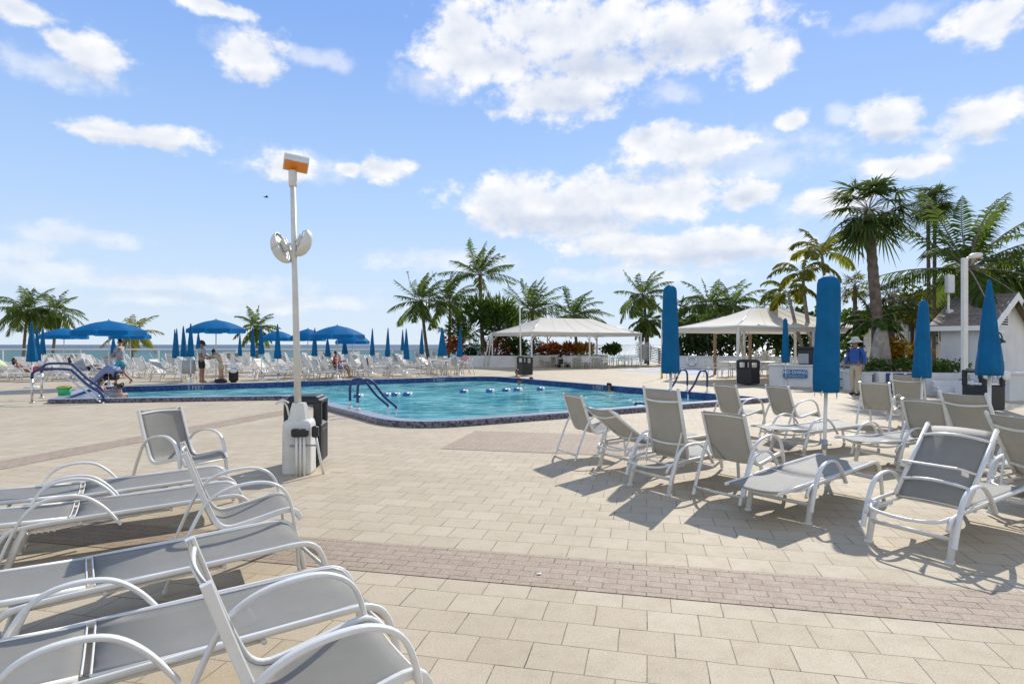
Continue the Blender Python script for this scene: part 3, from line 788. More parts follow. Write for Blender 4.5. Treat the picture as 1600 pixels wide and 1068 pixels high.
open_umbrella('open blue umbrella just right of the light pole', 481, 33, 514, 533, 54, .4)
open_umbrella('open pale-topped blue umbrella, foremost of the cluster right of the light pole', 527, 27, 509, 530, 84, .1)
open_umbrella('open blue umbrella lowest in the cluster right of the light pole', 551, 36, 518, 538, 52, .35)

# ------------------------------------------------------------------ far loungers (a few pixels tall each)
def lounger_far(theta):
    mb = MB()
    for y in (-.28, .28):
        mb.tube([(-.38, y, 0), (-.25, y, .31), (1.0, y, .37), (1.14, y, .3), (1.2, y, 0)], .02, 5)
        ya = y * 1.12
        mb.tube([(-.36, ya, .14), (-.24, ya, .48), (-.05, ya, .56), (.12, ya, .54), (.28, ya, .32)], .02, 5)
    mb.tube([(-.33, -.28, .17), (-.33, .28, .17)], .016, 5); mb.tube([(1.16, -.28, .2), (1.16, .28, .2)], .016, 5)
    th = R(theta); ax = Vector((-math.cos(th), 0, math.sin(th)))
    b0, b1 = Vector((0, 0, .345)), Vector((0, 0, .345)) + ax * .76
    for y in (-.25, .25): mb.tube([b0 + Vector((0, y, 0)), b1 + Vector((0, y, 0))], .018, 5)
    mb.tube([b0.lerp(b1, .8) + Vector((0, -.25, 0)), b0.lerp(b1, .8) + Vector((0, .25, 0))], .014, 5)
    mb.grid([[(x, y, z) for y in (-.265, .265)] for x, z in ((.03, .35), (1.0, .375), (1.12, .33))], False, 1)
    mb.grid([[p + Vector((0, y, 0)) for y in (-.24, .24)] for p in (b0, b1)], False, 1)
    return mb
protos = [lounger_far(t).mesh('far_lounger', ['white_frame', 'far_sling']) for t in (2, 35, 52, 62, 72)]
def put_far(me, name, p, rz, label, cat, group, z=0, rx=0):
    o = bpy.data.objects.new(name, me); COL.objects.link(o); o.location = (p[0], p[1], z); o.rotation_euler = (0, rx, rz)
    return tag(o, label, cat, group)
u31 = Vector((math.cos(R(29)), math.sin(R(29)))); v31 = Vector((-u31.y, u31.x))
o0 = Vector((-.9, 28.25))
nfar = 0
flabel = {0: 'flat white sun lounger in the crowded field between the far pool edge and the railing'}
for row, dv in enumerate((3.0, 4.6, 7.4, 9.6, 12.2, 14.6, 17.4, 20.0, 22.5)):
    k = -3.0 if row < 2 else -11.0
    while True:
        k_ = k; k += rnd.uniform(1.0, 1.75) if rnd.random() < .72 else rnd.uniform(2.4, 3.6)
        if k_ > 46: break
        p = o0 - u31 * k_ + v31 * (dv + rnd.uniform(-.5, .5))
        if p.y > 50 or p.y < 25.2: continue
        pxx = CX + F * p.x / p.y
        if pxx < -30 or pxx > 705: continue
        if p.y < 27 and 300 < pxx < 375: continue
        if p.y < 29 and 500 < pxx < 560: continue
        if p.y < 33 and pxx > 655: continue
        v = rnd.choice((0, 0, 1, 2, 2, 3, 3, 4))
        put_far(protos[v], 'sun_lounger', p, R(29 + 180 * (rnd.random() < .10) - 90 * (row % 3 == 1) * .0 + rnd.uniform(-14, 14)) if row % 2 == 0 else R(-20 + rnd.uniform(-14, 14)),
                'white sling sun lounger in the crowded field between far pool edge and railing', 'sun lounger', 'sun loungers beyond the pool')
        nfar += 1
print('far loungers', nfar)
# far chairs and tables
def chair_far():
    mb = MB()
    for y in (-.26, .26):
        mb.tube([(-.36, y, 0), (-.2, y, .45), (-.02, y, .63), (.22, y, .63), (.36, y, .4), (.4, y, 0)], .02, 5)
    for y in (-.22, .22): mb.tube([(-.28, y, .88), (-.1, y, .38), (.38, y, .42)], .017, 5)
    mb.grid([[(x, y, z) for y in (-.21, .21)] for x, z in ((-.28, .87), (-.1, .38), (.38, .42))], False, 1)
    return mb
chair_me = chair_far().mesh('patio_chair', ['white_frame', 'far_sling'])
def strap_chair():
    mb = MB()
    for y in (-.26, .26):
        mb.tube([(-.26, y, 0), (-.24, y, .42), (-.30, y, .84)], .018, 5); mb.tube([(.25, y, 0), (.25, y, .62), (-.26, y, .62)], .018, 5)
    for k in range(6): mb.box((-.25 - .007 * k, 0, .48 + .065 * k), (.012, .5, .035))
    for k in range(6): mb.box((-.2 + .085 * k, 0, .42), (.06, .5, .012))
    return mb
strap_me = strap_chair().mesh('dining_chair', ['white_frame'])
def table(label, p, rad=.6, hgt=.72, square=False, group='white tables'):
    t = thing('patio_table', label, 'table', (p[0], p[1], 0), .3, group)
    if square: MB().box((0, 0, hgt), (rad * 2, rad * 2, .035), bev=.01).build('tabletop', 'white_frame', t)
    else: MB().lathe([(0, hgt - .02), (rad, hgt - .02), (rad + .015, hgt), (rad, hgt + .015), (0, hgt + .015)], 24, cap=False).build('tabletop', 'white_frame', t)
    for k in range(4):
        a = math.pi / 4 + k * math.pi / 2; c, s = math.cos(a), math.sin(a)
        MB().tube([(c * rad * .55, s * rad * .55, hgt - .02), (c * rad * .6, s * rad * .6, .3), (c * rad * .75, s * rad * .75, 0)], .02, 6).build('leg', 'white_frame', t)
    return t
def around(p, n, r, me, name, label, group, a0=0.3):
    for k in range(n):
        a = a0 + 2 * math.pi * k / n + rnd.uniform(-.15, .15); q = (p[0] + r * math.cos(a), p[1] + r * math.sin(a))
        put_far(me, name, q, a + math.pi + rnd.uniform(-.2, .2), label, 'chair', group)
for px, py, lab in ((683, 583, 'long white table beside the pink towel chair near the planter'), (704, 586, 'white table just before the planter wall, right of its twin')):
    p = G(px, py); table(lab, p, .55, .74, True, 'white tables beyond the pool'); around(p, 4, .85, chair_me, 'patio_chair', 'white sling chair drawn up to a table by the planter beyond the pool', 'chairs at the far tables')
p = G(331, 597.5) + Vector((.35, .9, 0)); table('small white table between the capped man and the bending child', p, .42, .74, True, 'white tables beyond the pool')
for px, py in ((289, 594), (514, 590), (523, 589), (497, 592), (545, 588), (470, 589)):
    p = G(px, py); put_far(chair_me, 'patio_chair', p, R(rnd.uniform(-30, 60)), 'white sling chair standing at the far edge of the pool', 'chair', 'chairs along the far pool edge')
# ------------------------------------------------------------------ light pole, bins, rails
def bin_(label, p, w, h, rz, towel=False, roundy=False):
    t = thing('trash_bin', label, 'trash bin', (p[0], p[1], 0), rz, 'black trash bins')
    b = .58 * h if not roundy else .62 * h
    mb = MB().box((0, 0, .04 + b / 2), (w, w, b), bev=.035)
    for a in (-1, 1):
        for e in (-1, 1): mb.box((a * (w / 2 - .05), e * (w / 2 - .05), b + .03 + (h - b) / 2 - .06), (.10, .10, h - b - .06), bev=.02)
    for a in (-1, 1):
        mb.box((a * (w / 2 - .012), 0, b * .55), (.03, w * .55, b * .7), bev=.01); mb.box((0, a * (w / 2 - .012), b * .55), (w * .55, .03, b * .7), bev=.01)
    mb.build('body', 'black_plastic', t)
    mb = MB(); mb.box((0, 0, h - .075), (w * 1.0, w * 1.0, .07), bev=.02); mb.box((0, 0, h - .03), (w * .82, w * .82, .05), bev=.02); mb.build('lid', 'black_plastic', t)
    MB().box((0, 0, b + .02), (w * .82, w * .82, .08), bev=.02).build('liner', 'black_plastic' if not towel else 'towel_white', t)
    if towel:
        mb = MB()
        for k, x in enumerate((-.3, 0, .28)): mb.sphere((x, -w / 2 - .02, h * .88 - .02 * k), (.12, .05, .12), 10)
        mb.build('bag_edge', 'towel_white', t)
    return t
pp = G(461, 733)
bin_('black bin right behind the light pole pedestal', (pp.x + .03, 7.95), .47, .92, R(6))
bin_('black bin with open top under the corner of the right canopy', G(1169, 601), .64, 1.0, R(35), roundy=True)
bin_('black bin at the corner post of the far canopy', G(820, 586.5), .62, 1.0, R(30), roundy=True)
bin_('wide black bin with white liner behind the pointed umbrella', (11.2, 14.3), .60, 1.02, R(12), True)

def light_pole():
    Y = 7.28; p = G(460, 742)
    t = thing('light_pole', 'tall cream light pole with amber lamp and two floodlight shells on a pedestal', 'light pole', (p.x, p.y + .17, 0), R(6))
    mb = MB(); mb.lathe([(0, 0), (.174, 0), (.174, .03), (.170, .60), (.155, .645), (.13, .66), (0, .66)], 32, fn=lambda a, z: 1 / max(abs(math.cos(a)), abs(math.sin(a))) ** .82, cap=False)
    mb.build('pedestal', 'pole_paint', t)
    mb = MB().lathe([(.14, .655), (.135, .67), (.095, .83), (.085, .86), (.0, .86)], 8, smooth=False, cap=False); mb.build('pole_shoe', 'pole_paint', t)
    lean = Matrix.Rotation(R(-1.25), 4, 'Y')
    q = thing; o = MB().tube([(0, 0, .80), (0, 0, 2.2), (0, 0, 3.62)], [.043, .037, .032], 16).build('pole', 'pole_paint', t); o.matrix_basis = lean
    o = MB().lathe([(.045, 3.53), (.05, 3.55), (.05, 3.72), (.045, 3.73)], 16).build('collar', 'pole_paint', t); o.matrix_basis = lean
    # lamp head: half-round housing, its amber lens facing forward and down
    mb = MB(); prof = [(-.112, .062)] + [(.02 + .125 * math.cos(R(a)), .06 + .115 * math.sin(R(a))) for a in (160, 140, 120, 100, 80, 60, 40, 20, 0, -20, -36)] + [(.06, -.02)]
    rows = [[(x, y, z) for y, z in prof] for x in (-.10, .19)]
    mb.grid(rows, True); n = len(prof)
    mb.add(rows[0], [tuple(range(n))], False); mb.add(rows[1], [tuple(range(n))[::-1]], False)
    mb.add([rows[0][0], rows[1][0], rows[1][-1], rows[0][-1]], [(3, 2, 1, 0)], False)
    head = mb.build('lamp_head', 'pole_paint', t); head.matrix_basis = lean @ Matrix.Translation((-.01, 0, 3.765)) @ Matrix.Rotation(R(17), 4, 'Z') @ Matrix.Rotation(R(7), 4, 'Y')
    MB().box((0, 0, 0), (.262, .165, .006)).build('lens', 'orange_lens', head).matrix_basis = Matrix.Translation((.045, -.028, .017)) @ Matrix.Rotation(math.atan2(-.082, .172), 4, 'X')
    # two clam-shaped floodlight shells turned outward
    for sx, sc, zz, off in ((-1, 1.0, 2.78, .115), (1, .88, 2.84, .085)):
        rows = []
        for i in range(10):
            r_ = 1 - (i / 9) ** 2.2; row = []
            for j in range(25):
                b = 2 * math.pi * j / 24
                row.append((.145 * i / 9, .135 * math.sqrt(max(r_, 0)) * math.cos(b), .20 * math.sqrt(max(r_, 0)) * math.sin(b)))
            rows.append(row)
        o = MB().grid(rows).build('floodlight', 'pole_paint', t, solid=.014)
        o.matrix_basis = lean @ Matrix.Translation((sx * off, -.03, zz)) @ Matrix.Rotation(R(180 - 16 if sx < 0 else 16), 4, 'Z') @ Matrix.Rotation(R(24), 4, 'Y') @ Matrix.Scale(sc, 4)
        m2 = MB(); m2.lathe([(.0, 0), (.17, 0), (.17, .02), (.0, .02)], 20); 
        pl = MB().grid([[(.018, .112 * q * math.cos(2 * math.pi * j / 24), .17 * q * math.sin(2 * math.pi * j / 24)) for j in range(25)] for q in (0, 1)]).build('reflector', 'pole_paint', o)
        m2 = MB(); m2.box((-.02, 0, .01), (.06, .07, .15), bev=.008); m2.tube([(-.02, 0, .08), (-.03, 0, .15), (.02, 0, .20)], .008, 6); m2.tube([(-.09, 0, 0), (.01, 0, 0)], .02, 8); m2.tube([(.0, .02, -.06), (-.03, .03, -.12), (0, .03, -.17)], .006, 5); m2.box((-.05, -.03, .04), (.014, .014, .12)); m2.box((-.03, -.06, -.05), (.03, .03, .05))
        m2.build('bracket', 'pole_paint', o)
    # white hose bow on the left of the shoe
    MB().tube(smoothpath([(-.12, -.02, .70), (-.15, -.04, .84), (-.22, -.05, .88), (-.27, -.04, .85), (-.2, -.03, .90), (-.12, -.02, .86)], 4), .012, 6).build('hose', 'white_frame', t)
    MB().box((.09, -.185, .36), (.32, .02, .02), bev=.004).build('tool_rail', 'grey_steel', t)
    return t
lp = light_pole()
base = lp.location
def broom(label, dx, dy, lean, head=(.13, .07, .09)):
    t = thing('broom', label, 'broom', (base.x + dx, base.y + dy, 0), R(6), 'brooms hung on the light pole pedestal')
    MB().tube([(lean, 0, .0), (lean * .6, 0, .18), (0, 0, .50)], .016, 8).build('handle', 'white_frame', t)
    MB().box((0, 0, .52), head, bev=.015).build('head', 'black_plastic', t)
broom('broom with wide black head, left of the three on the pedestal front', .045, -.225, .0, (.12, .07, .10))
broom('middle broom of the three on the pedestal front', .09, -.22, .0, (.07, .075, .09))
broom('right broom of the three on the pedestal front', .135, -.22, .0, (.10, .07, .095))
broom('broom with bent white handle leaning on the right side of the pedestal', .235, -.12, .10, (.08, .07, .14))

def tube_rail(name, label, cat, bars, group=None, root_loc=(0, 0, 0)):
    t = thing(name, label, cat, root_loc, 0, group)
    o = Vector(root_loc)
    for nm, m, pts, r in bars: MB().tube([Vector(p) - o for p in pts], r, 10).build(nm, m, t)
    return t
def ladder(label, b0, b1, inward, hgt, L, zend):
    bars = []
    for b in (b0, b1):
        b = Vector(b); d = Vector((inward[0], inward[1], 0)).normalized()
        path = smoothpath([b + Vector((0, 0, hgt * .25)), b + Vector((0, 0, hgt * .72)), b + d * .05 + Vector((0, 0, hgt * .93)), b + d * .20 + Vector((0, 0, hgt)), b + d * .36 + Vector((0, 0, hgt * .92)), b + d * L * .66 + Vector((0, 0, hgt * .42)), b + d * L * .95 + Vector((0, 0, hgt * .06)), b + d * L + Vector((0, 0, -.02))], 4)
        bars.append(('grip_cover', 'navy_rubber', path, .030))
        bars.append(('post', 'steel', [b + Vector((0, 0, 0)), b + Vector((0, 0, hgt * .3))], .022))
        bars.append(('post', 'steel', [path[-1] + Vector((0, 0, .03)), path[-1] + Vector((0, 0, zend - .12))], .022))
        bars.append(('flange', 'white_frame', [b, b + Vector((0, 0, .03))], .06))
    return tube_rail('pool_ladder', label, 'pool ladder', bars, 'pool ladders')
ladder('navy-covered pool ladder rails on the near diagonal edge, right of the light pole', (-3.73, 13.86, .122), (-3.45, 13.45, .122), (.80, .60), .66, .95, -.5)
ladder('navy-covered pool ladder rails on the far right pool edge, left of the black bin', (5.55, 19.05, .122), (6.0, 18.5, .122), (-.82, -.57), .66, .9, -.5)
def entry_rail(label, b, L1, L2, z):
    b = Vector(b); bars = []
    top = smoothpath([b + Vector((0, 0, z * .72)), b + Vector((.02, 0, z * .88)), b + Vector((.16, 0, z * .98)), b + Vector((.35, 0, z)), b + Vector((L1 * .75, 0, z)), b + Vector((L1, 0, z * .98)), b + Vector((L1 + .12, -.01, z * .92)), b + Vector((L1 + L2 * .6, -.03, z * .52)), b + Vector((L1 + L2, -.05, z * .28)), b + Vector((L1 + L2 + .03, -.05, z * .05))], 4)
    bars.append(('grip_cover', 'navy_rubber', top, .036))
    low = smoothpath([b + Vector((.02, 0, z * .55)), b + Vector((.2, 0, z * .74)), b + Vector((L1 * .7, 0, z * .77)), b + Vector((L1 * .95, 0, z * .73)), b + Vector((L1 + L2 * .5, -.02, z * .36)), b + Vector((L1 + L2 * .98, -.05, z * .02))], 4)
    bars.append(('lower_rail', 'steel', low, .022)); bars.append(('post', 'steel', [b, b + Vector((0, 0, z * .75))], .030))
    bars.append(('strut', 'steel', [b + Vector((L1 * .97, 0, z * .72)), b + Vector((L1 + .14, 0, z * .90))], .02))
    bars.append(('post', 'steel', [b + Vector((L1 + L2 + .03, -.05, z * .1)), b + Vector((L1 + L2 + .03, -.05, -.4))], .026))
    bars.append(('flange', 'steel', [b, b + Vector((0, 0, .03))], .06))
    return tube_rail('entry_handrail', label, 'handrail', bars, 'handrails at the shallow entry')
entry_rail('nearer navy and steel handrail leading down into the shallow end', G(50, 629.5), 1.0, .92, .92)
entry_rail('farther navy and steel handrail leading down into the shallow end', G(65, 621.5), .85, .95, 1.02)
tube_rail('grab_rail', 'short navy grab rail rising from the water near the right pool corner', 'grab rail', [('grip', 'navy_rubber', smoothpath([G(992, 633, -.1), G(994, 630, 0), G(1000, 629, 0), G(1010, 632, 0), G(1014, 637, -.1)], 4), .03), ('post', 'steel', [G(992, 633, -.1), G(992, 633, -.1) + Vector((0, 0, -.3))], .02)])
tube_rail('rescue_pole', 'thin upright pole with yellow foot left of the flat-topped umbrella', 'pole', [('pole', 'white_frame', [G(1034, 591), G(1034, 591) + Vector((-.02, 0, 3.1))], .022), ('foot', 'yellow_plastic', [G(1034, 591) + Vector((0, 0, 0)), G(1034, 591) + Vector((0, 0, .42))], .05)])
tube_rail('flagpole', 'thin pale flagpole standing behind the black bin at the far canopy', 'flagpole', [('pole', 'white_frame', [(.53, 36, 0), (.46, 36, 4.0)], [.05, .03] if False else .042), ('cap', 'steel', [(.46, 36, 4.0), (.46, 36, 4.06)], .05)])
# float rope
fr_pts = [(560, 621.5), (604, 619.5), (618, 619), (637, 618.5), (725, 614), (766, 613), (791, 612), (809, 611), (845, 610), (911, 606.5), (700, 616), (890, 607.5)]
t = thing('float_rope', 'rope of blue and white floats strung across the pool', 'float rope', (0, 0, -.1))
fps = sorted([G(a, b, -.1) for a, b in fr_pts[:10]], key=lambda p: p.x)
MB().tube([Vector((p.x, p.y, -.01)) for p in fps], .012, 5).build('rope', 'white_frame', t)
fps2 = fps
for i, p in enumerate(fps2):
    d = (fps2[min(i + 1, len(fps2) - 1)] - fps2[max(i - 1, 0)]).normalized(); q = Vector((p.x, p.y, .045))
    mb = MB(); mb.tube([q - d * .15, q - d * .13, q + d * .03, q + d * .04], [.05, .085, .085, .06], 10); mb.build('float', 'float_blue', t)
    mb = MB(); mb.tube([q + d * .04, q + d * .05, q + d * .13, q + d * .15], [.06, .08, .08, .05], 10); mb.build('float', 'sign_white', t)

# ------------------------------------------------------------------ glass railing along the seaward edge
def railing():
    Y = 51.6; x0, x1 = -47, -3.6
    t = thing('glass_railing', 'low glass railing with white posts along the seaward edge of the deck', 'railing', (x0, Y, 0))
    n = 13; st = (x1 - x0) / n
    MB().box(((x1 - x0) / 2, 0, 1.17), (x1 - x0, .12, .13), bev=.02).build('top_rail', 'wall_white', t)
    for k in range(n + 1): MB().box((k * st, 0, .56), (.10, .07, 1.12)).build('post', 'wall_white', t)
    for k in range(n): MB().box((k * st + st / 2, 0, .60), (st - .14, .012, 1.0)).build('glass_panel', 'glass', t)
railing()
# cabanas / white benches in front of the railing
for px0, px1, py0, lab in ((70, 130, 552, 'low white seat wall behind the leftmost open umbrella'), (350, 392, 550, 'low white seat wall behind the bending child'), (498, 536, 549, 'low white seat wall behind the umbrella cluster')):
    Y = 46.0; x0, x1 = (px0 - CX) / F * Y, (px1 - CX) / F * Y; hh = H - (py0 - HY) * Y / F
    t = thing('seat_wall', lab, 'wall', ((x0 + x1) / 2, Y, 0), 0, 'low seat walls at the railing'); w = x1 - x0
    MB().box((0, 0, hh - .04), (w, .5, .08), bev=.01).build('cap', 'wall_white', t)
    for k in range(4): MB().box((-w / 2 + .15 + k * (w - .3) / 3, 0, (hh - .08) / 2), (.3, .4, hh - .08)).build('pier', 'wall_white', t)
    MB().box((0, .12, (hh - .08) / 2), (w - .1, .1, hh - .09)).build('panel', 'pole_paint', t)

# ------------------------------------------------------------------ canopies
def canopy(label, P0, P1, P2, eave, apex, ridge, posts_extra=()):
    P0, P1, P2 = Vector(P0), Vector(P1), Vector(P2); P3 = P1 + P2 - P0; c = (P0 + P3) / 2
    t = thing('shade_canopy', label, 'canopy', (c.x, c.y, 0), 0, 'white shade canopies')
    a = [Vector((p.x - c.x, p.y - c.y, 0)) for p in (P0, P1, P3, P2)]
    ax = (a[3] - a[0]).normalized(); r0, r1 = -ax * ridge / 2, ax * ridge / 2
    up = lambda v, z: Vector((v.x, v.y, z))
    mb = MB()
    def panel(e0, e1, q0, q1, n=10, m=8):
        rows = []
        for i in range(m + 1):
            s = i / m; row = []
            for j in range(n + 1):
                u = j / n; lo = e0.lerp(e1, u); hi = q0.lerp(q1, u)
                p = lo.lerp(hi, s); p.z -= .10 * math.sin(math.pi * s) + .02 * math.sin(math.pi * u * 4) ** 2 * (1 - s); row.append(p)
            rows.append(row)
        mb.grid(rows)
        for j in range(0, n + 1, 2):
            if e0 is not None and q0 != q1: mb.tube([r[j] + Vector((0, 0, .006)) for r in rows], .006, 5)
    E = [up(v, eave) for v in a]; Q0, Q1 = up(r0, apex), up(r1, apex)
    panel(E[0], E[3], Q0, Q1); panel(E[2], E[1], Q1, Q0); panel(E[1], E[0], Q0, Q0); panel(E[3], E[2], Q1, Q1)
    rf = mb.build('roof', 'canopy_cloth', t)
    mb = MB()
    for i in range(4):
        p, q = E[i], E[(i + 1) % 4]; k = 12
        mb.grid([[p.lerp(q, j / k) + Vector((0, 0, .004)) for j in range(k + 1)], [p.lerp(q, j / k) + Vector((0, 0, -.24)) for j in range(k + 1)]], False)
    mb.build('valance', 'canopy_cloth', rf)
    mb = MB()
    for i in range(4): mb.tube([E[i] - Vector((0, 0, .05)), E[(i + 1) % 4] - Vector((0, 0, .05))], .035, 6)
    for e, q in ((0, Q0), (1, Q0), (2, Q1), (3, Q1)): mb.tube([E[e] - Vector((0, 0, .05)), q - Vector((0, 0, .15))], .03, 6)
    mb.tube([Q0 - Vector((0, 0, .15)), Q1 - Vector((0, 0, .15))], .03, 6)
    mb.build('roof_frame', 'white_frame', t)
    spots = [(E[0], 0), (E[1], 0), (E[2], 0), (E[3], 0)] + [(E[0].lerp(E[3], f), 1) for f in posts_extra] + [(E[1].lerp(E[2], f), 1) for f in posts_extra]
    for p, w in spots:
        q = p * .985; q.z = 0
        MB().box((q.x, q.y, (eave - .05) / 2), (.10, .10, eave - .05), bev=.01).build('post', 'white_frame', t)
        d = Vector((-q.x, -q.y, 0)).normalized() * .5
        mb = MB(); mb.tube([q + Vector((0, 0, eave - .6)), Vector((q.x, q.y, 0)) + d + Vector((0, 0, eave - .08))], .02, 6); 
        mb.tube([q + Vector((0, 0, eave - .6)), Vector((q.x, q.y, 0)) + ax * .45 * (1 if q.dot(ax) < 0 else -1) + Vector((0, 0, eave - .08))], .02, 6)
        mb.build('brace', 'white_frame', t)
    return t
canopy('white hip-roofed shade canopy farther away, in the middle beyond the pool', (1.2, 38), (-1.45, 41.9), (9.3, 43), 2.40, 3.42, 4.6, (.5,))
canopy('white hip-roofed shade canopy nearer on the right, with a black bin at its corner', (9.1, 24.3), (7.6, 28.3), (16.3, 27.4), 2.36, 3.25, 2.3, (.55,))
# slanting stakes at the first canopy
for lab, a, b in (('slanted white prop pole at the left corner of the far canopy', G(755, 573.5), PT(767, 520, 41.4)), ('second slanted prop pole beside the left corner of the far canopy', G(762, 573.5), PT(768, 520, 41.4)),
                  ('pale plank leaning behind the black bin under the right canopy', G(1164, 585), PT(1154, 516, 26.0)), ('second pale plank leaning behind the black bin', G(1168, 585), PT(1156, 516, 26.2))):
    t = thing('prop_pole', lab, 'pole', a, 0, 'slanted poles at the canopies'); MB().tube([(0, 0, 0), b - a], .04, 6).build('shaft', 'white_frame', t)
    MB().box((0, 0, .015), (.14, .14, .03)).build('foot', 'white_frame', t)
# furniture under the canopies
for px, py, lab in ((930, 575, 'round white table under the far canopy, right one'), (898, 574.5, 'round white table in the middle under the far canopy'), (870, 573, 'round white table at the back left under the far canopy')):
    p = G(px, py); table(lab, p, .6, .72, False, 'round white tables under the far canopy'); around(p, 5, 1.0, strap_me, 'dining_chair', 'white strap chair around the tables under the far canopy', 'chairs under the far canopy')
for px in (846, 855, 864, 874, 914, 958, 966, 974, 982, 990):
    put_far(strap_me, 'dining_chair', G(px, 572.5 + rnd.uniform(-.6, .6)), rnd.uniform(0, 6), 'white strap chair around the tables under the far canopy', 'chair', 'chairs under the far canopy')
p = G(1140, 588); table('round white table left of the bin under the right canopy', p, .5, .72, False, 'round white tables under the right canopy'); around(p, 4, .9, strap_me, 'dining_chair', 'white strap chair around the tables under the right canopy', 'chairs under the right canopy', .9)
p = G(1200, 588); table('round white table right of the bin under the right canopy', p, .5, .72, False, 'round white tables under the right canopy'); around(p, 4, .9, strap_me, 'dining_chair', 'white strap chair around the tables under the right canopy', 'chairs under the right canopy', .2)
for px in (1215, 1226, 1236, 1246): put_far(strap_me, 'dining_chair', G(px, 583), rnd.uniform(0, 6), 'white strap chair around the tables under the right canopy', 'chair', 'chairs under the right canopy')
# two slanted stacks of loungers
for (px, py, n, lab, grp) in ((1008, 572, 9, 'white lounger in the slanted stack right of the far canopy', 'stacked loungers right of the far canopy'), (1190, 585, 6, 'white lounger in the slanted stack under the right canopy', 'stacked loungers under the right canopy')):
    p = G(px, py)
    for k in range(n):
        o = put_far(protos[0], 'sun_lounger', (p.x, p.y), R(8 if px < 1100 else 160), lab, 'sun lounger', grp, .16 + .125 * k, R(14))
# low white wall and planters behind the canopies
def wall(label, pts, h, th, cap=True, name='low_wall', group=None):
    t = thing(name, label, 'wall', (pts[0][0], pts[0][1], 0), 0, group); o = Vector(pts[0])
    b, c = MB(), MB()
    for i in range(len(pts) - 1):
        p, q = Vector(pts[i]) - o, Vector(pts[i + 1]) - o; d = q - p; L = d.length; m = (p + q) / 2; a = math.atan2(d.y, d.x)
        b.box((m.x, m.y, (h - .06) / 2), (L + (th * .5 if i else 0), th - .004 * i, h - .06 - .003 * i), a); c.box((m.x, m.y, h - .03), (L + th * .6, th + .08 - .004 * i, .06 - .003 * i), a)
    b.build('wall_body', 'wall_white', t); c.build('wall_cap', 'wall_white', t); return t
wl = wall('low white wall behind the right canopy carrying a life ring', [(11.1, 40.6), (19.5, 38.4), (24, 36)], .82, .3)
t = thing('life_ring', 'white life ring hung on the low white wall', 'life ring', (12.0, 40.15, .5), R(-15))
MB().tube([(.30 * math.cos(a), 0, .30 * math.sin(a)) for a in [2 * math.pi * k / 20 for k in range(20)]], .075, 8, closed=True).build('ring', 'sign_white', t)
mb = MB()
for k in range(4):
    a = math.pi / 4 + k * math.pi / 2; mb.tube([(.30 * math.cos(a) - .04, 0, .30 * math.sin(a)), (.30 * math.cos(a) + .04, 0, .30 * math.sin(a))], .08, 8)
mb.build('strap', 'grey_steel', t)
def planter(label, poly, h, group='white planters'):
    cx = sum(p[0] for p in poly) / len(poly); cy = sum(p[1] for p in poly) / len(poly)
    t = thing('planter', label, 'planter', (cx, cy, 0), 0, group); P = [Vector((p[0] - cx, p[1] - cy)) for p in poly]
    I = offset(P, .22); mb = MB(); ring(mb, P, P, 0, h); ring(mb, P, I, h, h + .002); ring(mb, I, I, h, h - .2); mb.build('wall_body', 'wall_white', t)
    s = fill('soil', I, h - .1, 'soil', t); return t
planter('white planter of shrubs behind the left end of the far canopy', [(-3.6, 42.2), (.2, 41.6), (7.2, 45.2), (7.0, 49), (-3.4, 49)], .80)
planter('white planter holding the big palms, with the warning sign on its wall', [(11.75, 19.25), (14.15, 18.45), (16.6, 21.5), (18.6, 25), (14.6, 27.0), (12.3, 23.4)], .70)
# no diving counter
def counter():
    a = Vector((9.75, 22.75)); b = Vector((11.3, 22.0)); c = Vector((10.75, 19.8))
    t = thing('white_counter', 'white block counter carrying the blue no diving sign', 'counter', (a.x, a.y, 0))
    d = b - a; ang = math.atan2(d.y, d.x); m = d / 2
    MB().box((m.x + .12, m.y + .3, .385), (d.length, .75, .77), ang, bev=.015).build('body', 'wall_white', t)
    MB().box((m.x + .12, m.y + .3, .80), (d.length + .1, .85, .06), ang, bev=.015).build('top', 'wall_white', t)
    mb = MB(); 
    sg = thing('no_diving_sign', 'blue sign with white NO DIVING lettering on the white counter', 'sign', (a.x + m.x - .05, a.y + m.y - .12, .50), ang)
    MB().box((0, 0, 0), (.82, .02, .30), bev=.004).build('panel', 'sign_blue', sg)
    text_mesh('NO DIVING', .155, 'sign_white', sg, (0, -.013, .045), (R(90), 0, 0))
    text_mesh('NO LIFEGUARD ON DUTY', .055, 'sign_white', sg, (0, -.013, -.085), (R(90), 0, 0))
    # pipework between the counter and the wall
    p = thing('hose_stand', 'white pipe stand with a coiled hose right of the no diving counter', 'hose', (11.6, 21.3, 0))
    MB().box((0, 0, .35), (.3, .22, .7), bev=.04).build('stand', 'wall_white', p)
    MB().tube([(.02 + .16 * math.cos(k * .5), -.14, .22 + .16 * math.sin(k * .5)) for k in range(27)], .014, 6).build('hose_coil', 'black_plastic', p)
counter()
def grill():
    p = PT(1268, 571, 23.0)
    t = thing('ice_machine', 'steel and black drink dispenser standing on the white counter', 'dispenser', (11.15, 22.75, .832), R(-26))
    MB().box((0, 0, .36), (.62, .5, .42), bev=.02).build('body', 'black_plastic', t)
    MB().box((-.02, -.02, .075), (.5, .42, .15)).build('plinth', 'black_plastic', t)
    MB().box((-.12, -.262, .22), (.36, .02, .38), bev=.006).build('front_panel', 'grey_steel', t)
    MB().box((0, 0, .62), (.66, .54, .10), bev=.02).build('lid', 'black_plastic', t)
grill()
wall('white wall running from the counter to the palm planter behind the lifeguard', [(11.9, 22.3), (11.75, 21.2), (11.55, 19.55)], .68, .24, name='low_wall')
sg = thing('rules_sign', 'small blue rules sign on the white wall beside the lifeguard', 'sign', (11.46, 19.72, .50), R(-62))
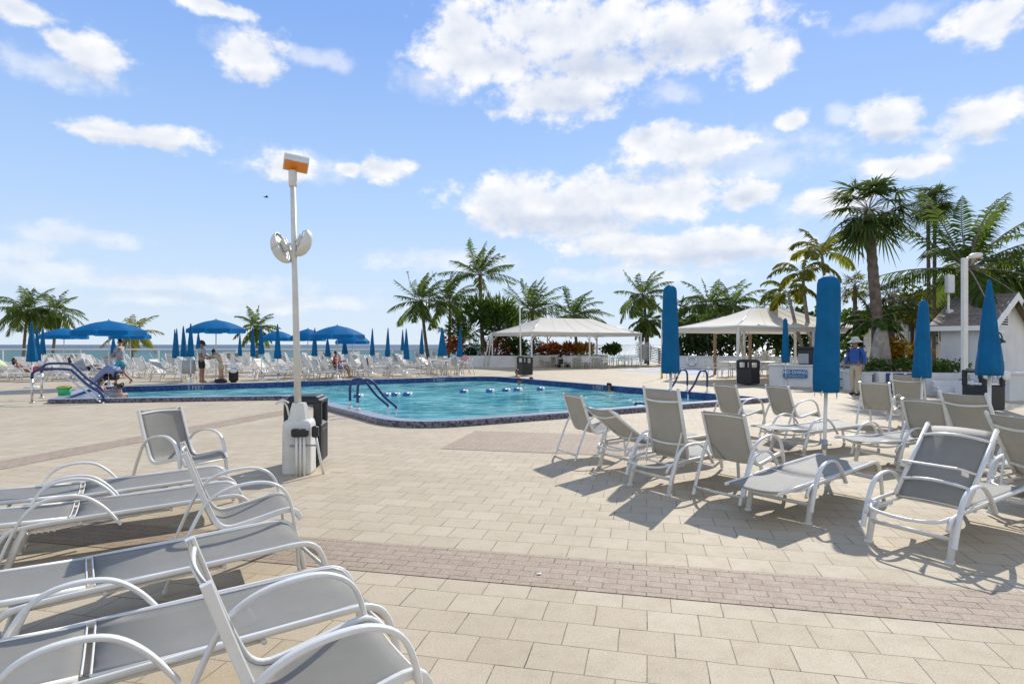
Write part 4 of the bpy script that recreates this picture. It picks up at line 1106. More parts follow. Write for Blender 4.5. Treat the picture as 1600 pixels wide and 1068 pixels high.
MB().box((0, 0, 0), (.36, .02, .24), bev=.004).build('panel', 'sign_blue', sg)
for k in range(3): MB().box((0, -.012, .07 - .06 * k), (.28, .004, .025)).build('lettering', 'sign_white', sg)
sg = thing('warning_sign', 'large navy sign with WARNING in a white band on the planter wall', 'sign', (12.42, 19.005, .33), R(-18.4))
MB().box((0, 0, .01), (1.06, .025, .66), bev=.004).build('panel', 'sign_navy', sg)
MB().box((0, -.016, .19), (.86, .008, .19), bev=.002).build('white_band', 'sign_white', sg)
text_mesh('WARNING', .16, 'sign_navy', sg, (0, -.023, .19), (R(90), 0, 0))
MB().box((0, -.016, .325), (.07, .008, .035)).build('emblem', 'sign_white', sg)
for k in range(4): MB().box((0, -.015, .02 - .09 * k), (.74 - .1 * (k % 2), .006, .03)).build('text_line', 'sign_white', sg)
# steps
t = thing('stone_steps', 'three white steps up to the planter behind the fringed umbrella', 'steps', (13.15, 17.75, 0), R(-14))
for k in range(3): MB().box((0, .26 * k, .08 + .155 * k), (.95, .30 - .002 * k, .155), bev=.008).build('tread', 'wall_white', t)
MB().box((.58, .2, .3), (.18, .6, .6), bev=.02).build('cheek', 'wall_white', t)
# second lamp
def lamp2():
    p = PT(1507, 606, 17.6)
    t = thing('street_lamp', 'slim white lamp post with a cobra head in front of the hut', 'street lamp', (p.x, p.y, 0))
    MB().box((0, 0, .26), (.34, .34, .52), bev=.02).build('pedestal', 'wall_white', t)
    MB().box((0, 0, 2.30), (.135, .135, 3.62), bev=.012).build('post', 'white_frame', t)
    mb = MB().tube([(0, 0, 4.05), (.08, -.02, 4.1), (.16, -.03, 4.13)], .035, 8); mb.build('arm', 'white_frame', t)
    o = MB().sphere((0, 0, 0), (.21, .12, .085), 16).build('lamp_head', 'white_frame', t); o.matrix_basis = Matrix.Translation((.29, -.04, 4.17)) @ Matrix.Rotation(R(-10), 4, 'Y')
    MB().sphere((.03, 0, -.035), (.13, .09, .06), 12).build('lens', 'orange_lens', o)
    mb = MB().box((0, -.02, .55), (.22, .22, .06), bev=.01)
    for a in (-1, 1): mb.tube([(a * .08, -.06, .55), (a * .10, -.07, .70)], .03, 8)
    mb.build('bolt_cover', 'grey_steel', t)
lamp2()
p = PT(1482, 500, 21.5)
t = thing('speaker_post', 'white box speaker on a thin post left of the hut roof', 'speaker', (p.x, p.y, 0))
MB().tube([(0, 0, .7), (0, 0, 4.1)], .04, 8).build('post', 'white_frame', t)
MB().box((0, -.06, PT(0, 444, 21.5).z), (.26, .2, .66), bev=.03).build('speaker_box', 'wall_white', t)
MB().box((0, -.06, PT(0, 489, 21.5).z), (.2, .16, .24), bev=.02).build('junction_box', 'wall_white', t)
# hut
def hut():
    C = Vector((15.7, 19.9)); g = Vector((.80, .60)); L, Wd = 1.3, 4.6; ze, zr = 2.28, 3.30
    t = thing('pool_hut', 'white pool hut with a brown shingle gable roof at the right edge', 'hut', (C.x, C.y, 0), math.atan2(g.y, g.x))
    # local: x along gable wall, y along eave wall
    mb = MB(); mb.prism([(0, 0), (Wd, 0), (Wd, L), (0, L)], 0, ze)
    mb.add([(0, 0, ze), (Wd, 0, ze), (Wd / 2, 0, zr), (0, L, ze), (Wd, L, ze), (Wd / 2, L, zr)], [(0, 1, 2), (4, 3, 5)], False)
    mb.build('wall', 'wall_white', t)
    rf = None; s = math.atan2(zr - ze, Wd / 2); ov = .28
    mb = MB()
    for sg in (0, 1):
        x0 = -ov if sg == 0 else Wd + ov; z0 = ze - ov * math.tan(s); xr = Wd / 2
        vs = [(x0, -ov, z0 + .02), (xr, -ov, zr + .02), (xr, L + ov, zr + .02), (x0, L + ov, z0 + .02)]
        vs += [(a, b, c + .07) for a, b, c in vs]
        mb.add(vs, [(0, 1, 2, 3), (7, 6, 5, 4), (0, 4, 5, 1), (2, 6, 7, 3), (3, 7, 4, 0)], False)
    rf = mb.build('roof', 'shingles', t)
    mb = MB()
    for sg in (-1, 1):
        x0 = -ov if sg < 0 else Wd + ov; z0 = ze - ov * math.tan(s)
        vs = [(x0, -ov - .03, z0 - .16), (Wd / 2, -ov - .03, zr - .16), (Wd / 2, -ov - .03, zr + .10), (x0, -ov - .03, z0 + .10)]
        vs += [(a, b + .028, c) for a, b, c in vs]
        mb.add(vs, [(3, 2, 1, 0), (4, 5, 6, 7), (0, 1, 5, 4), (2, 3, 7, 6), (3, 0, 4, 7), (1, 2, 6, 5)], False)
    mb.box((-ov - .015, L / 2, ze - ov * math.tan(s) - .03), (.03, L + 2 * ov, .16)); mb.build('fascia', 'sign_white', t)
    d = MB().box((1.15, -.02, 1.0), (.95, .04, 2.0), bev=.006).build('door', 'wall_white', t)
    mb = MB().box((1.15, -.035, 2.03), (1.1, .03, .06)); mb.box((.64, -.035, 1.0), (.06, .03, 2.0)); mb.box((1.66, -.035, 1.0), (.06, .03, 2.0)); mb.build('door_frame', 'sign_white', t)
    MB().box((1.5, -.06, .95), (.05, .06, .12), bev=.01).build('handle', 'vent_dark', d)
    mb = MB(); 
    v = MB().box((1.75, -.02, 2.45), (.8, .03, .5)).build('vent', 'sign_white', t)
    for k in range(5): mb.box((1.75, -.045, 2.28 + .085 * k), (.7, .02, .05), m=Matrix.Rotation(.5, 3, 'X'))
    mb.build('louvre', 'vent_dark', v)
    # wall lamp on a curved bracket
    mb = MB().tube(smoothpath([(.40, -.02, 2.02), (.40, -.20, 2.0), (.40, -.30, 1.86), (.37, -.30, 1.70), (.30, -.3, 1.62)], 4), .022, 8); mb.lathe([(.0, .0), (.06, -.02), (.15, -.12), (.15, -.16), (0, -.16)][::-1], 14, (.22, -.30, 1.80), cap=False)
    mb.build('wall_lamp', 'black_plastic', t)
    MB().box((.45, -.03, 1.45), (.14, .04, .18), bev=.01).build('outlet', 'grey_steel', t)
    mb = MB()
    for k in range(3): mb.box((-.012, .45 + .9 * k, 1.05), (.02, .03, 2.0))
    mb.build('panel_batten', 'wall_white', t)
hut()
wall('low white block wall in front of the hut at the right edge', [(13.9, 17.1), (16.4, 17.5)], .80, .5)
# small tent far behind the palms
p = PT(1412, 545, 34)
t = thing('tent', 'small white tent with a peaked roof behind the big palm trunks', 'tent', (p.x, p.y, 0), R(20))
mb = MB().add([(-1.6, -1.4, 2.1), (1.6, -1.4, 2.1), (1.6, 1.4, 2.1), (-1.6, 1.4, 2.1), (-1.6, 0, 3.0), (1.6, 0, 3.0)], [(0, 1, 5, 4), (2, 3, 4, 5), (1, 2, 5), (3, 0, 4)], False); mb.build('roof', 'canopy_cloth', t, solid=.02)
MB().prism([(-1.5, -1.3), (1.5, -1.3), (1.5, 1.3), (-1.5, 1.3)], 0, 2.08).build('wall', 'wall_white', t)
# brown wood posts under the right canopy
for px, lab in ((1117, 'brown timber post at the left under the right canopy'), (1172, 'brown timber post behind the bin under the right canopy')):
    p = PT(px, 560, 31.5); t = thing('timber_post', lab, 'post', (p.x, p.y, 0), .4, 'brown timber posts')
    MB().box((0, 0, 1.15), (.13, .12, 2.3), bev=.01).build('shaft', 'wood_post', t); MB().box((0, 0, 2.33), (.26, .22, .06)).build('cap', 'wood_post', t)
# ------------------------------------------------------------------ palms and shrubs
def leaf_strip(mb, p, d, nrm, L, w, droop, mi=0):
    """one tapering, drooping leaflet"""
    s = d.cross(nrm)
    if s.length < 1e-5: s = d.orthogonal()
    s = s.normalized() * w / 2
    m = p + d * L * .45 + Vector((0, 0, -droop * L * .16)); e = p + d * L * .92 + Vector((0, 0, -droop * L * .68))
    mb.add([p - s * .6, p + s * .6, m + s, m - s, e], [(0, 1, 2, 3), (3, 2, 4)], False, mi)
def frond(mb, o, d0, L, droop, rr, wind, leaf=.55, n=24, w=.1, mi=0):
    p = Vector(o); d = Vector(d0).normalized(); st = L / n; pts = [p.copy()]
    for i in range(n):
        t = i / n
        d = (d + (Vector((0, 0, -droop * (0.4 + t))) + wind * (.3 + t)) * st / L * 1.6).normalized()
        p = p + d * st; pts.append(p.copy())
        if t < .10: continue
        side = d.cross(Vector((0, 0, 1)))
        if side.length < .15: side = d.cross(Vector((rr.uniform(-1, 1), rr.uniform(-1, 1), .1)))
        side.normalize(); upv = side.cross(d)
        ll = leaf * (math.sin(math.pi * min(1, (t * .88 + .14))) ** .7) * rr.uniform(.85, 1.12)
        for sg in (-1, 1):
            if rr.random() < .05: continue
            ld = (side * sg * .85 + d * (.55 + .4 * t) + upv * rr.uniform(-.1, .28) + wind * .35 + Vector((0, 0, -.18))).normalized()
            leaf_strip(mb, p, ld, upv, ll, w, rr.uniform(.5, 1.1), mi)
    mb.tube(pts[::4] + [pts[-1]], [.028 * L / 2.5 * (1 - .85 * i / (len(pts[::4]))) for i in range(len(pts[::4]) + 1)], 4, mi=1, caps=False)
def trunk_path(b, top, bend, n=36):
    b, top = Vector(b), Vector(top); out = []
    for i in range(n + 1):
        t = i / n; p = b.lerp(top, t); k = math.sin(math.pi * t)
        out.append(p + Vector((bend[0] * k, bend[1] * k, 0)))
    return out
def palm(label, base, crown, L, seed, kind='feather', nf=18, bend=(0, 0), wind=(0, 0, 0), r0=.17, r1=.11, leaf='palm_leaf', group='palms', elo=-35, ehi=82, ln=.55, droop=.9, tm='trunk', dead=2, n=26, w=.105, hang=0):
    rr = random.Random(seed); base, crown = Vector(base), Vector(crown); wind = Vector(wind)
    t = thing('palm_tree', label, 'palm tree', base, 0, group)
    path = [p - base for p in trunk_path(base, crown, bend)]
    k = len(path)
    MB().tube(path, [(r0 * (1 + .35 * max(0, 1 - i / 4)) + (r1 - r0) * i / (k - 1)) * (1.0 + (.045 if i % 2 else -.045) + rr.uniform(-.03, .03)) for i in range(k)], 10).build('trunk', tm, t)
    top = crown - base; mb = MB()
    for i in range(nf):
        a = i * 2.39996 + rr.uniform(-.3, .3); f = (i + .5) / nf
        el = R(ehi + (elo - ehi) * f ** .85 + rr.uniform(-9, 9))
        d = Vector((math.cos(a) * math.cos(el), math.sin(a) * math.cos(el), math.sin(el)))
        LL = L * rr.uniform(.85, 1.1) * (.82 if el > R(65) else 1)
        if kind == 'feather':
            frond(mb, top + Vector((d.x * .08, d.y * .08, .0)), d, LL, droop * rr.uniform(.8, 1.2), rr, wind, ln * 1.25 * L / 2.6, n, w)
        else:
            pet = LL * .52; p = top; dd = d.copy(); pts = [p.copy()]
            for s in range(5):
                dd = (dd + Vector((0, 0, -.09)) + wind * .06).normalized(); p = p + dd * pet / 5; pts.append(p.copy())
            mb.tube(pts, [.018, .016, .014, .012, .011, .010], 4, mi=1, caps=False)
            side = dd.cross(Vector((0, 0, 1)))
            side = side.normalized() if side.length > .1 else Vector((1, 0, 0))
            upv = side.cross(dd).normalized(); nb = 20
            for b in range(nb):
                q = R(-118 + 236 * b / (nb - 1)) + rr.uniform(-.03, .03)
                ld = (dd * math.cos(q) + side * math.sin(q) + upv * (-.10 + .25 * abs(math.sin(q))) + wind * .25).normalized()
                leaf_strip(mb, p + ld * .03, ld, upv, LL * .56 * (1 - .28 * (abs(q) / R(118)) ** 2) * rr.uniform(.9, 1.08), .062 * L / 1.5, rr.uniform(.2, .8))
    mb.build('crown', [leaf, 'trunk_pale'], t)
    if dead:
        mb = MB()
        for i in range(dead):
            a = rr.uniform(0, 6.28); el = R(rr.uniform(-70, -45)); d = Vector((math.cos(a) * math.cos(el), math.sin(a) * math.cos(el), math.sin(el)))
            frond(mb, top + Vector((0, 0, -.1)), d, L * .62, .5, rr, wind * .3, .3 * L / 2.6, 12, .05)
        mb.sphere((top.x, top.y, top.z - .3), (r1 * 1.25, r1 * 1.25, .3), 8)
        mb.build('dead_frond', ['dead_leaf', 'dead_leaf'], t)
    return t
WL = (-.10, .05, .1)
def P3(px, Y, z): return Vector(((px - CX) / F * Y, Y, z))
Zb = -3.2
SP = 'coconut palms along the seaward side'
palm('coconut palm at the far left with full dark crown, leftmost of all', P3(36, 60, Zb), PT(43, 486, 60), 3.3, 1, nf=30, bend=(-.15, 0), group=SP, ln=.62, wind=(-.05, 0, .05))
palm('coconut palm second from the left, leaning right with drooping fronds', P3(73, 60.5, Zb), PT(87, 486, 60.5), 2.9, 2, nf=20, bend=(.2, 0), group=SP, wind=(.25, 0, 0))
palm('short yellowish palm behind the largest open umbrella', P3(203, 57, Zb), PT(208, 520, 57), 2.9, 3, nf=17, leaf='palm_leaf_yellow', group=SP, wind=(.15, 0, 0))
palm('low palm right of the black-capped man, left of the light pole', P3(404, 60, Zb), PT(400, 511, 60), 2.6, 4, nf=20, group=SP, ehi=86, wind=(.08, 0, .15))
palm('leaning coconut palm with slanted trunk, leftmost of the middle palms', P3(684, 48, Zb), PT(659, 470, 48), 3.0, 5, nf=24, bend=(-.2, 0), wind=(.6, .1, .42), group=SP, r0=.16, ehi=86, droop=.7)
palm('coconut palm between the leaning one and the tallest middle palm', P3(696, 52, Zb), PT(703, 472, 52), 3.1, 6, nf=26, wind=(.62, .1, .32), group=SP, bend=(.1, 0), droop=.7)
palm('tallest palm of the middle group with open upright crown', P3(757, 50, Zb), PT(750, 430, 50), 3.5, 7, nf=21, wind=(.42, .1, .3), group=SP, r0=.19, r1=.13, ehi=88, elo=-5, droop=.75)
palm('young low palm with stiff fronds right of the leaning middle palm', P3(722, 47, -.5), PT(722, 533, 47), 2.9, 8, nf=12, ehi=88, elo=25, droop=.35, r0=.10, r1=.08, group=SP, dead=0)
palm('windswept palm directly behind the left slope of the far canopy', P3(834, 50, Zb), PT(832, 486, 50), 3.4, 9, nf=26, wind=(.5, .1, .42), group=SP, ehi=88, elo=-15, droop=.7)
palm('windswept palm behind the ridge of the far canopy', P3(908, 51, Zb), PT(897, 494, 51), 3.2, 10, nf=24, wind=(.65, .1, .3), group=SP, elo=-20)
palm('bent palm standing alone in the gap between the two canopies', P3(1004, 50, Zb), PT(1006, 462, 50), 2.9, 11, nf=21, wind=(.6, .1, .35), group=SP, bend=(.25, 0), ehi=85)
palm('small twin-stemmed palm at the foot of the gap between the canopies', P3(1013, 47, -1), PT(1012, 500, 47), 1.9, 12, nf=20, group=SP, elo=-45, r0=.10, r1=.09)
palm('dense palm behind the flat-topped umbrella, left end of the green row', P3(1066, 48, Zb), PT(1062, 500, 48), 2.4, 13, nf=18, group=SP)
palm('broad bright palm behind the left slope of the right canopy', P3(1108, 47, Zb), PT(1108, 478, 47), 2.9, 14, nf=26, group=SP, ehi=85, elo=-30, wind=(-.05, 0, .1))
palm('broad palm just right of its bright twin behind the right canopy', P3(1143, 49, Zb), PT(1143, 478, 49), 2.8, 15, nf=24, group=SP, wind=(.2, 0, .1))
palm('fan palm peeping over the right canopy ridge', P3(1214, 44, 0), PT(1214, 486, 44), 2.3, 16, 'fan', nf=18, leaf='fan_leaf', group=SP, ehi=85, elo=-10)
AP = 'slender arching palms by the right canopy'
palm('lowest of three slender arching palms left of the tall umbrella', P3(1264, 26.5, .5), PT(1231, 457, 26.5), 1.6, 17, nf=7, bend=(-.05, 0), r0=.10, r1=.055, leaf='palm_leaf_yellow', group=AP, wind=(-.35, 0, .1), droop=1.7, elo=15, ehi=75, ln=.62, tm='trunk_pale', dead=0, n=22, w=.11)
palm('middle one of three slender arching palms left of the tall umbrella', P3(1277, 27, .5), PT(1254, 428, 27), 1.75, 18, nf=8, bend=(-.10, 0), r0=.11, r1=.06, leaf='palm_leaf_yellow', group=AP, wind=(-.3, 0, .1), droop=1.6, elo=15, ehi=78, ln=.62, tm='trunk_pale', dead=0, n=22, w=.11)
palm('highest of three slender arching palms left of the tall umbrella', P3(1296, 27.5, .5), PT(1284, 398, 27.5), 2.1, 19, nf=9, bend=(.10, 0), r0=.11, r1=.06, leaf='palm_leaf_yellow', group=AP, wind=(.1, 0, .12), droop=1.4, elo=20, ehi=80, ln=.6, tm='trunk_pale', dead=0, n=22, w=.11)
RP = 'palms in the planter at the right'
palm('big fan-leaved cabbage palm with thick leaning trunk in the right planter', P3(1379, 21.6, .6), PT(1357, 328, 21.6), 1.85, 20, 'fan', nf=34, bend=(-.03, 0), r0=.21, r1=.15, leaf='fan_leaf', group=RP, elo=-42, ehi=84, dead=3)
t = thing('palm_stump', 'thick pale trunk base beside the lifeguard in the planter', 'tree trunk', (13.0, 21.2, .6), 0, RP)
MB().lathe([(.36, 0), (.35, .3), (.30, .8), (.22, 1.3), (.12, 1.6), (0, 1.62)], 14, fn=lambda a, z: 1 + .06 * math.sin(3 * a + z)).build('trunk', 'trunk_pale', t)
palm('left one of the pair of thin tall palms behind the planter', P3(1452, 26, .4), PT(1450, 322, 26), 1.05, 21, 'fan', nf=22, r0=.075, r1=.07, leaf='fan_leaf', group=RP, elo=-40, ehi=85, dead=3)
palm('right one of the pair of thin tall palms behind the planter', P3(1459, 26.4, .4), PT(1461, 312, 26.4), 1.1, 22, 'fan', nf=22, r0=.075, r1=.07, leaf='fan_leaf', group=RP, elo=-40, ehi=85, dead=3)
palm('large coconut palm with long feathered fronds above the hut, rightmost', P3(1512, 24, .4), PT(1512, 420, 24), 4.0, 23, nf=24, r0=.22, r1=.17, bend=(.05, 0), group=RP, wind=(.25, 0, .18), ehi=86, elo=-20, droop=.75, n=36, w=.085, ln=.48)
palm('small yellow-green fan palm right of the tall umbrella', P3(1336, 25, .5), PT(1336, 447, 25), .85, 24, 'fan', nf=16, r0=.09, r1=.08, leaf='palm_leaf_yellow', group=RP, elo=-30)
palm('bushy fan palm right of the big thick trunk', P3(1393, 23, .5), PT(1393, 465, 23), 1.25, 25, 'fan', nf=22, r0=.12, r1=.10, leaf='fan_leaf', group=RP, elo=-40)
palm('yellowish fan palm in front of the white tent', P3(1424, 24.5, .5), PT(1424, 478, 24.5), 1.1, 26, 'fan', nf=18, r0=.10, r1=.09, leaf='palm_leaf_yellow', group=RP, elo=-40)
palm('low feathery palm at the foot of the big thick trunk', P3(1366, 22, .5), PT(1366, 500, 22), 1.25, 27, nf=16, r0=.10, r1=.09, leaf='palm_leaf', group=RP, elo=-25, dead=0, n=20)

def bush(label, c, rad, n, leaf, mt, seed, name='shrub', cat='shrub', group=None, stems=4, lumps=9, z0=None, long=1.4, spiky=False, hollow=0.0):
    rr = random.Random(seed); c = Vector(c); zb = c.z - rad[2] if z0 is None else z0
    t = thing(name, label, cat, (c.x, c.y, zb), 0, group); o = Vector((c.x, c.y, zb)); mb = MB()
    L = []
    for _ in range(lumps):
        a = rr.uniform(0, 6.28); u = rr.uniform(-.75, .8); q = math.sqrt(1 - u * u) * rr.uniform(.35, .8)
        L.append((Vector((q * math.cos(a) * rad[0], q * math.sin(a) * rad[1], u * rad[2] * .75)), rr.uniform(.35, .6)))
    for i in range(n):
        lc, lr = L[rr.randrange(len(L))]
        v = Vector((rr.gauss(0, 1), rr.gauss(0, 1), rr.gauss(0, 1))).normalized()
        p = lc + Vector((v.x * rad[0], v.y * rad[1], v.z * rad[2])) * lr * rr.uniform(.55, 1.0)
        if spiky: d = (v + Vector((0, 0, .5))).normalized()
        else: d = (v * .6 + Vector((rr.uniform(-1, 1), rr.uniform(-1, 1), rr.uniform(-.6, .6)))).normalized()
        s = d.cross(Vector((rr.uniform(-1, 1), rr.uniform(-1, 1), rr.uniform(-1, 1))))
        if s.length < .05: continue
        s.normalize(); k = leaf * rr.uniform(.65, 1.25); w = k / long * .5
        p = p + c - o
        if p.z < 0: continue
        nn = d.cross(s) * k * .12
        mb.add([p, p + d * k * .45 + s * w + nn, p + d * k, p + d * k * .45 - s * w + nn], [(0, 1, 2), (0, 2, 3)], False)
    cr_ = mb.build('foliage', mt, t)
    if stems:
        mb = MB()
        for k in range(stems):
            lc, lr = L[k % len(L)]; e = lc + c - o; b = Vector((rr.uniform(-.25, .25) * rad[0], rr.uniform(-.25, .25) * rad[1], 0))
            r = .035 * max(rad); mb.tube([b, b.lerp(e, .5) + Vector((rr.uniform(-.1, .1), 0, .1)), e], [r, r * .75, r * .35], 6)
        mb.build('stem', 'trunk', t)
    return t
# pandanus with a round dark crown on several stems
bush('round-crowned screw pine on forked stems left of the far canopy', PT(762, 498, 45), (2.5, 2.3, 1.65), 2600, .62, 'palm_leaf', 40, 'screw_pine', 'tree', None, 7, 16, z0=.5, long=7, spiky=True)
PB = 'shrubs in the planter behind the far canopy'
for lab, px, py, rx, rz, mt, lf, sd_ in (('small orange croton at the left end of the far planter', 712, 543, .8, .8, 'croton_red', .3, 1), ('dark low shrub left of the pale round bush', 731, 549, .7, .55, 'dark_leaf', .2, 2),
        ('pale green ball-shaped bush in the far planter', 748, 541, .8, .85, 'hedge_leaf', .14, 3), ('tall red-brown croton beside the left canopy corner', 781, 541, .95, 1.05, 'croton_red', .32, 4),
        ('bright green leafy plant behind the flagpole', 806, 546, .85, .8, 'palm_leaf', .42, 5), ('dark rounded shrub behind the near corner post of the far canopy', 836, 543, .8, .9, 'dark_leaf', .2, 6),
        ('orange-red bromeliad clump, left of the red row', 858, 547, .8, .5, 'croton_red', .38, 7), ('orange-red bromeliad clump in the middle of the red row', 884, 547.5, .9, .5, 'croton_red', .38, 8), ('orange bromeliad clump at the right end of the red row', 910, 547, .8, .5, 'croton_yellow', .36, 9),
        ('small green bush beyond the right tables of the far canopy', 957, 545, .7, .45, 'hedge_leaf', .3, 10)):
    bush(lab, PT(px, py, 44.5), (rx, rx * .8, rz), 420, lf, mt, 50 + sd_, group=PB, stems=2, long=3 if 'brom' in lab or 'leafy' in lab else 1.8, spiky='brom' in lab or 'leafy' in lab)
# sea grape hedge behind the right canopy
SG = 'sea grape bushes behind the right canopy'
for i, (px, py, rx, rz, lab) in enumerate(((1072, 528, 1.1, 1.4, 'sparse sea grape with forked stems at the left end of the hedge'), (1100, 522, 1.3, 1.5, 'sea grape second from the left in the hedge, over the life ring'), (1130, 524, 1.3, 1.45, 'sea grape third from the left behind the left timber post'),
        (1162, 523, 1.3, 1.5, 'sea grape behind the canopy corner post'), (1194, 524, 1.3, 1.4, 'sea grape left of the slim umbrella'), (1226, 522, 1.3, 1.5, 'sea grape behind the slim umbrella'), (1260, 520, 1.4, 1.6, 'sea grape behind the arching trunks'), (1300, 516, 1.6, 1.7, 'tall sea grape behind the tall umbrella'))):
    bush(lab, PT(px, py, 41.5), (rx * 1.25, 1.2, rz * 1.1), 620, .30, 'hedge_leaf' if i % 2 else 'dark_leaf', 70 + i, 'sea_grape', 'bush', SG, 6, 11, z0=.2, long=1.1)
BG = 'background trees at the right'
for i, (px, py, Y, rx, rz, mt, lab) in enumerate(((1345, 522, 36, 1.9, 1.8, 'hedge_leaf', 'dark bushy tree behind the lifeguard'), (1395, 522, 38, 2.4, 1.7, 'hedge_leaf', 'green bushy tree behind the big trunk'), (1440, 490, 34, 2.0, 2.2, 'hedge_leaf', 'bright green tree under the pair of thin palms'),
        (1480, 482, 31, 1.8, 1.8, 'hedge_leaf', 'leafy tree left of the hut roof'), (1560, 455, 30, 3.0, 2.0, 'dark_leaf', 'dark dense tree right behind the hut roof'), (1530, 462, 33, 3.0, 1.3, 'dark_leaf', 'dark tree under the large coconut palm'), (1612, 455, 30, 2.4, 1.6, 'dark_leaf', 'dark tree at the right edge behind the hut'))):
    bush(lab, PT(px, py, Y), (rx, 1.6, rz), 1300, .30, mt, 90 + i, 'broadleaf_tree', 'tree', BG, 5, 13, z0=0, long=1.5)
bush('yellow and orange croton glowing in the sun beside the big trunk', PT(1417, 546, 21.4), (.72, .6, .48), 700, .20, 'croton_yellow', 110, 'croton', 'shrub', None, 3, 9, z0=.7, long=1.6)
for i, (px, py, Y, lab) in enumerate(((1362, 571, 19.9, 'clipped low hedge bush under the big trunk, leftmost of the hedge'), (1392, 571, 19.6, 'clipped low hedge bush behind the warning sign'), (1424, 571, 19.3, 'clipped low hedge bush behind the fringed umbrella'), (1458, 571, 19.1, 'clipped low hedge bush right of the fringed umbrella'), (1490, 571, 18.95, 'clipped low hedge bush beside the street lamp'))):
    p = PT(px, py, Y); bush(lab, (p.x, p.y, .88), (.46, .44, .27), 560, .09, 'hedge_leaf', 120 + i, 'hedge_bush', 'hedge', 'low hedge in the right planter', 0, 10, z0=.58, long=1.7)

# ------------------------------------------------------------------ people
def skin(name, mt, joints, edges, root, parent=None, sub=1):
    bm = bmesh.new(); ly = bm.verts.layers.skin.verify(); vs = {}
    for k, (p, r) in joints.items():
        v = bm.verts.new(p); v[ly].radius = r if isinstance(r, tuple) else (r, r); v[ly].use_root = (k == root); vs[k] = v
    for a, b in edges: bm.edges.new((vs[a], vs[b]))
    me = bpy.data.meshes.new(name); bm.to_mesh(me); bm.free(); me.materials.append(M[mt])
    o = bpy.data.objects.new(name, me); COL.objects.link(o); o.parent = parent
    md = o.modifiers.new('skin', 'SKIN'); md.use_smooth_shade = True; md.branch_smoothing = .4
    o.modifiers.new('smooth', 'SUBSURF').levels = sub; o.modifiers['smooth'].render_levels = sub
    return o
def pose(**kw):
    J = dict(pel=(0, 0, .95), sp=(.01, 0, 1.12), ch=(0, 0, 1.30), nb=(0, 0, 1.45), nk=(.012, 0, 1.515), hd=(.02, 0, 1.60), ht=(.015, 0, 1.68),
             sL=(0, .175, 1.415), sR=(0, -.175, 1.415), eL=(-.02, .235, 1.13), eR=(-.02, -.235, 1.13), wL=(.05, .25, .89), wR=(.05, -.25, .89),
             hL=(0, .09, .92), hR=(0, -.09, .92), kL=(.02, .10, .50), kR=(.02, -.10, .50), aL=(0, .105, .085), aR=(0, -.105, .085))
    J.update(kw); return {k: Vector(v) for k, v in J.items()}
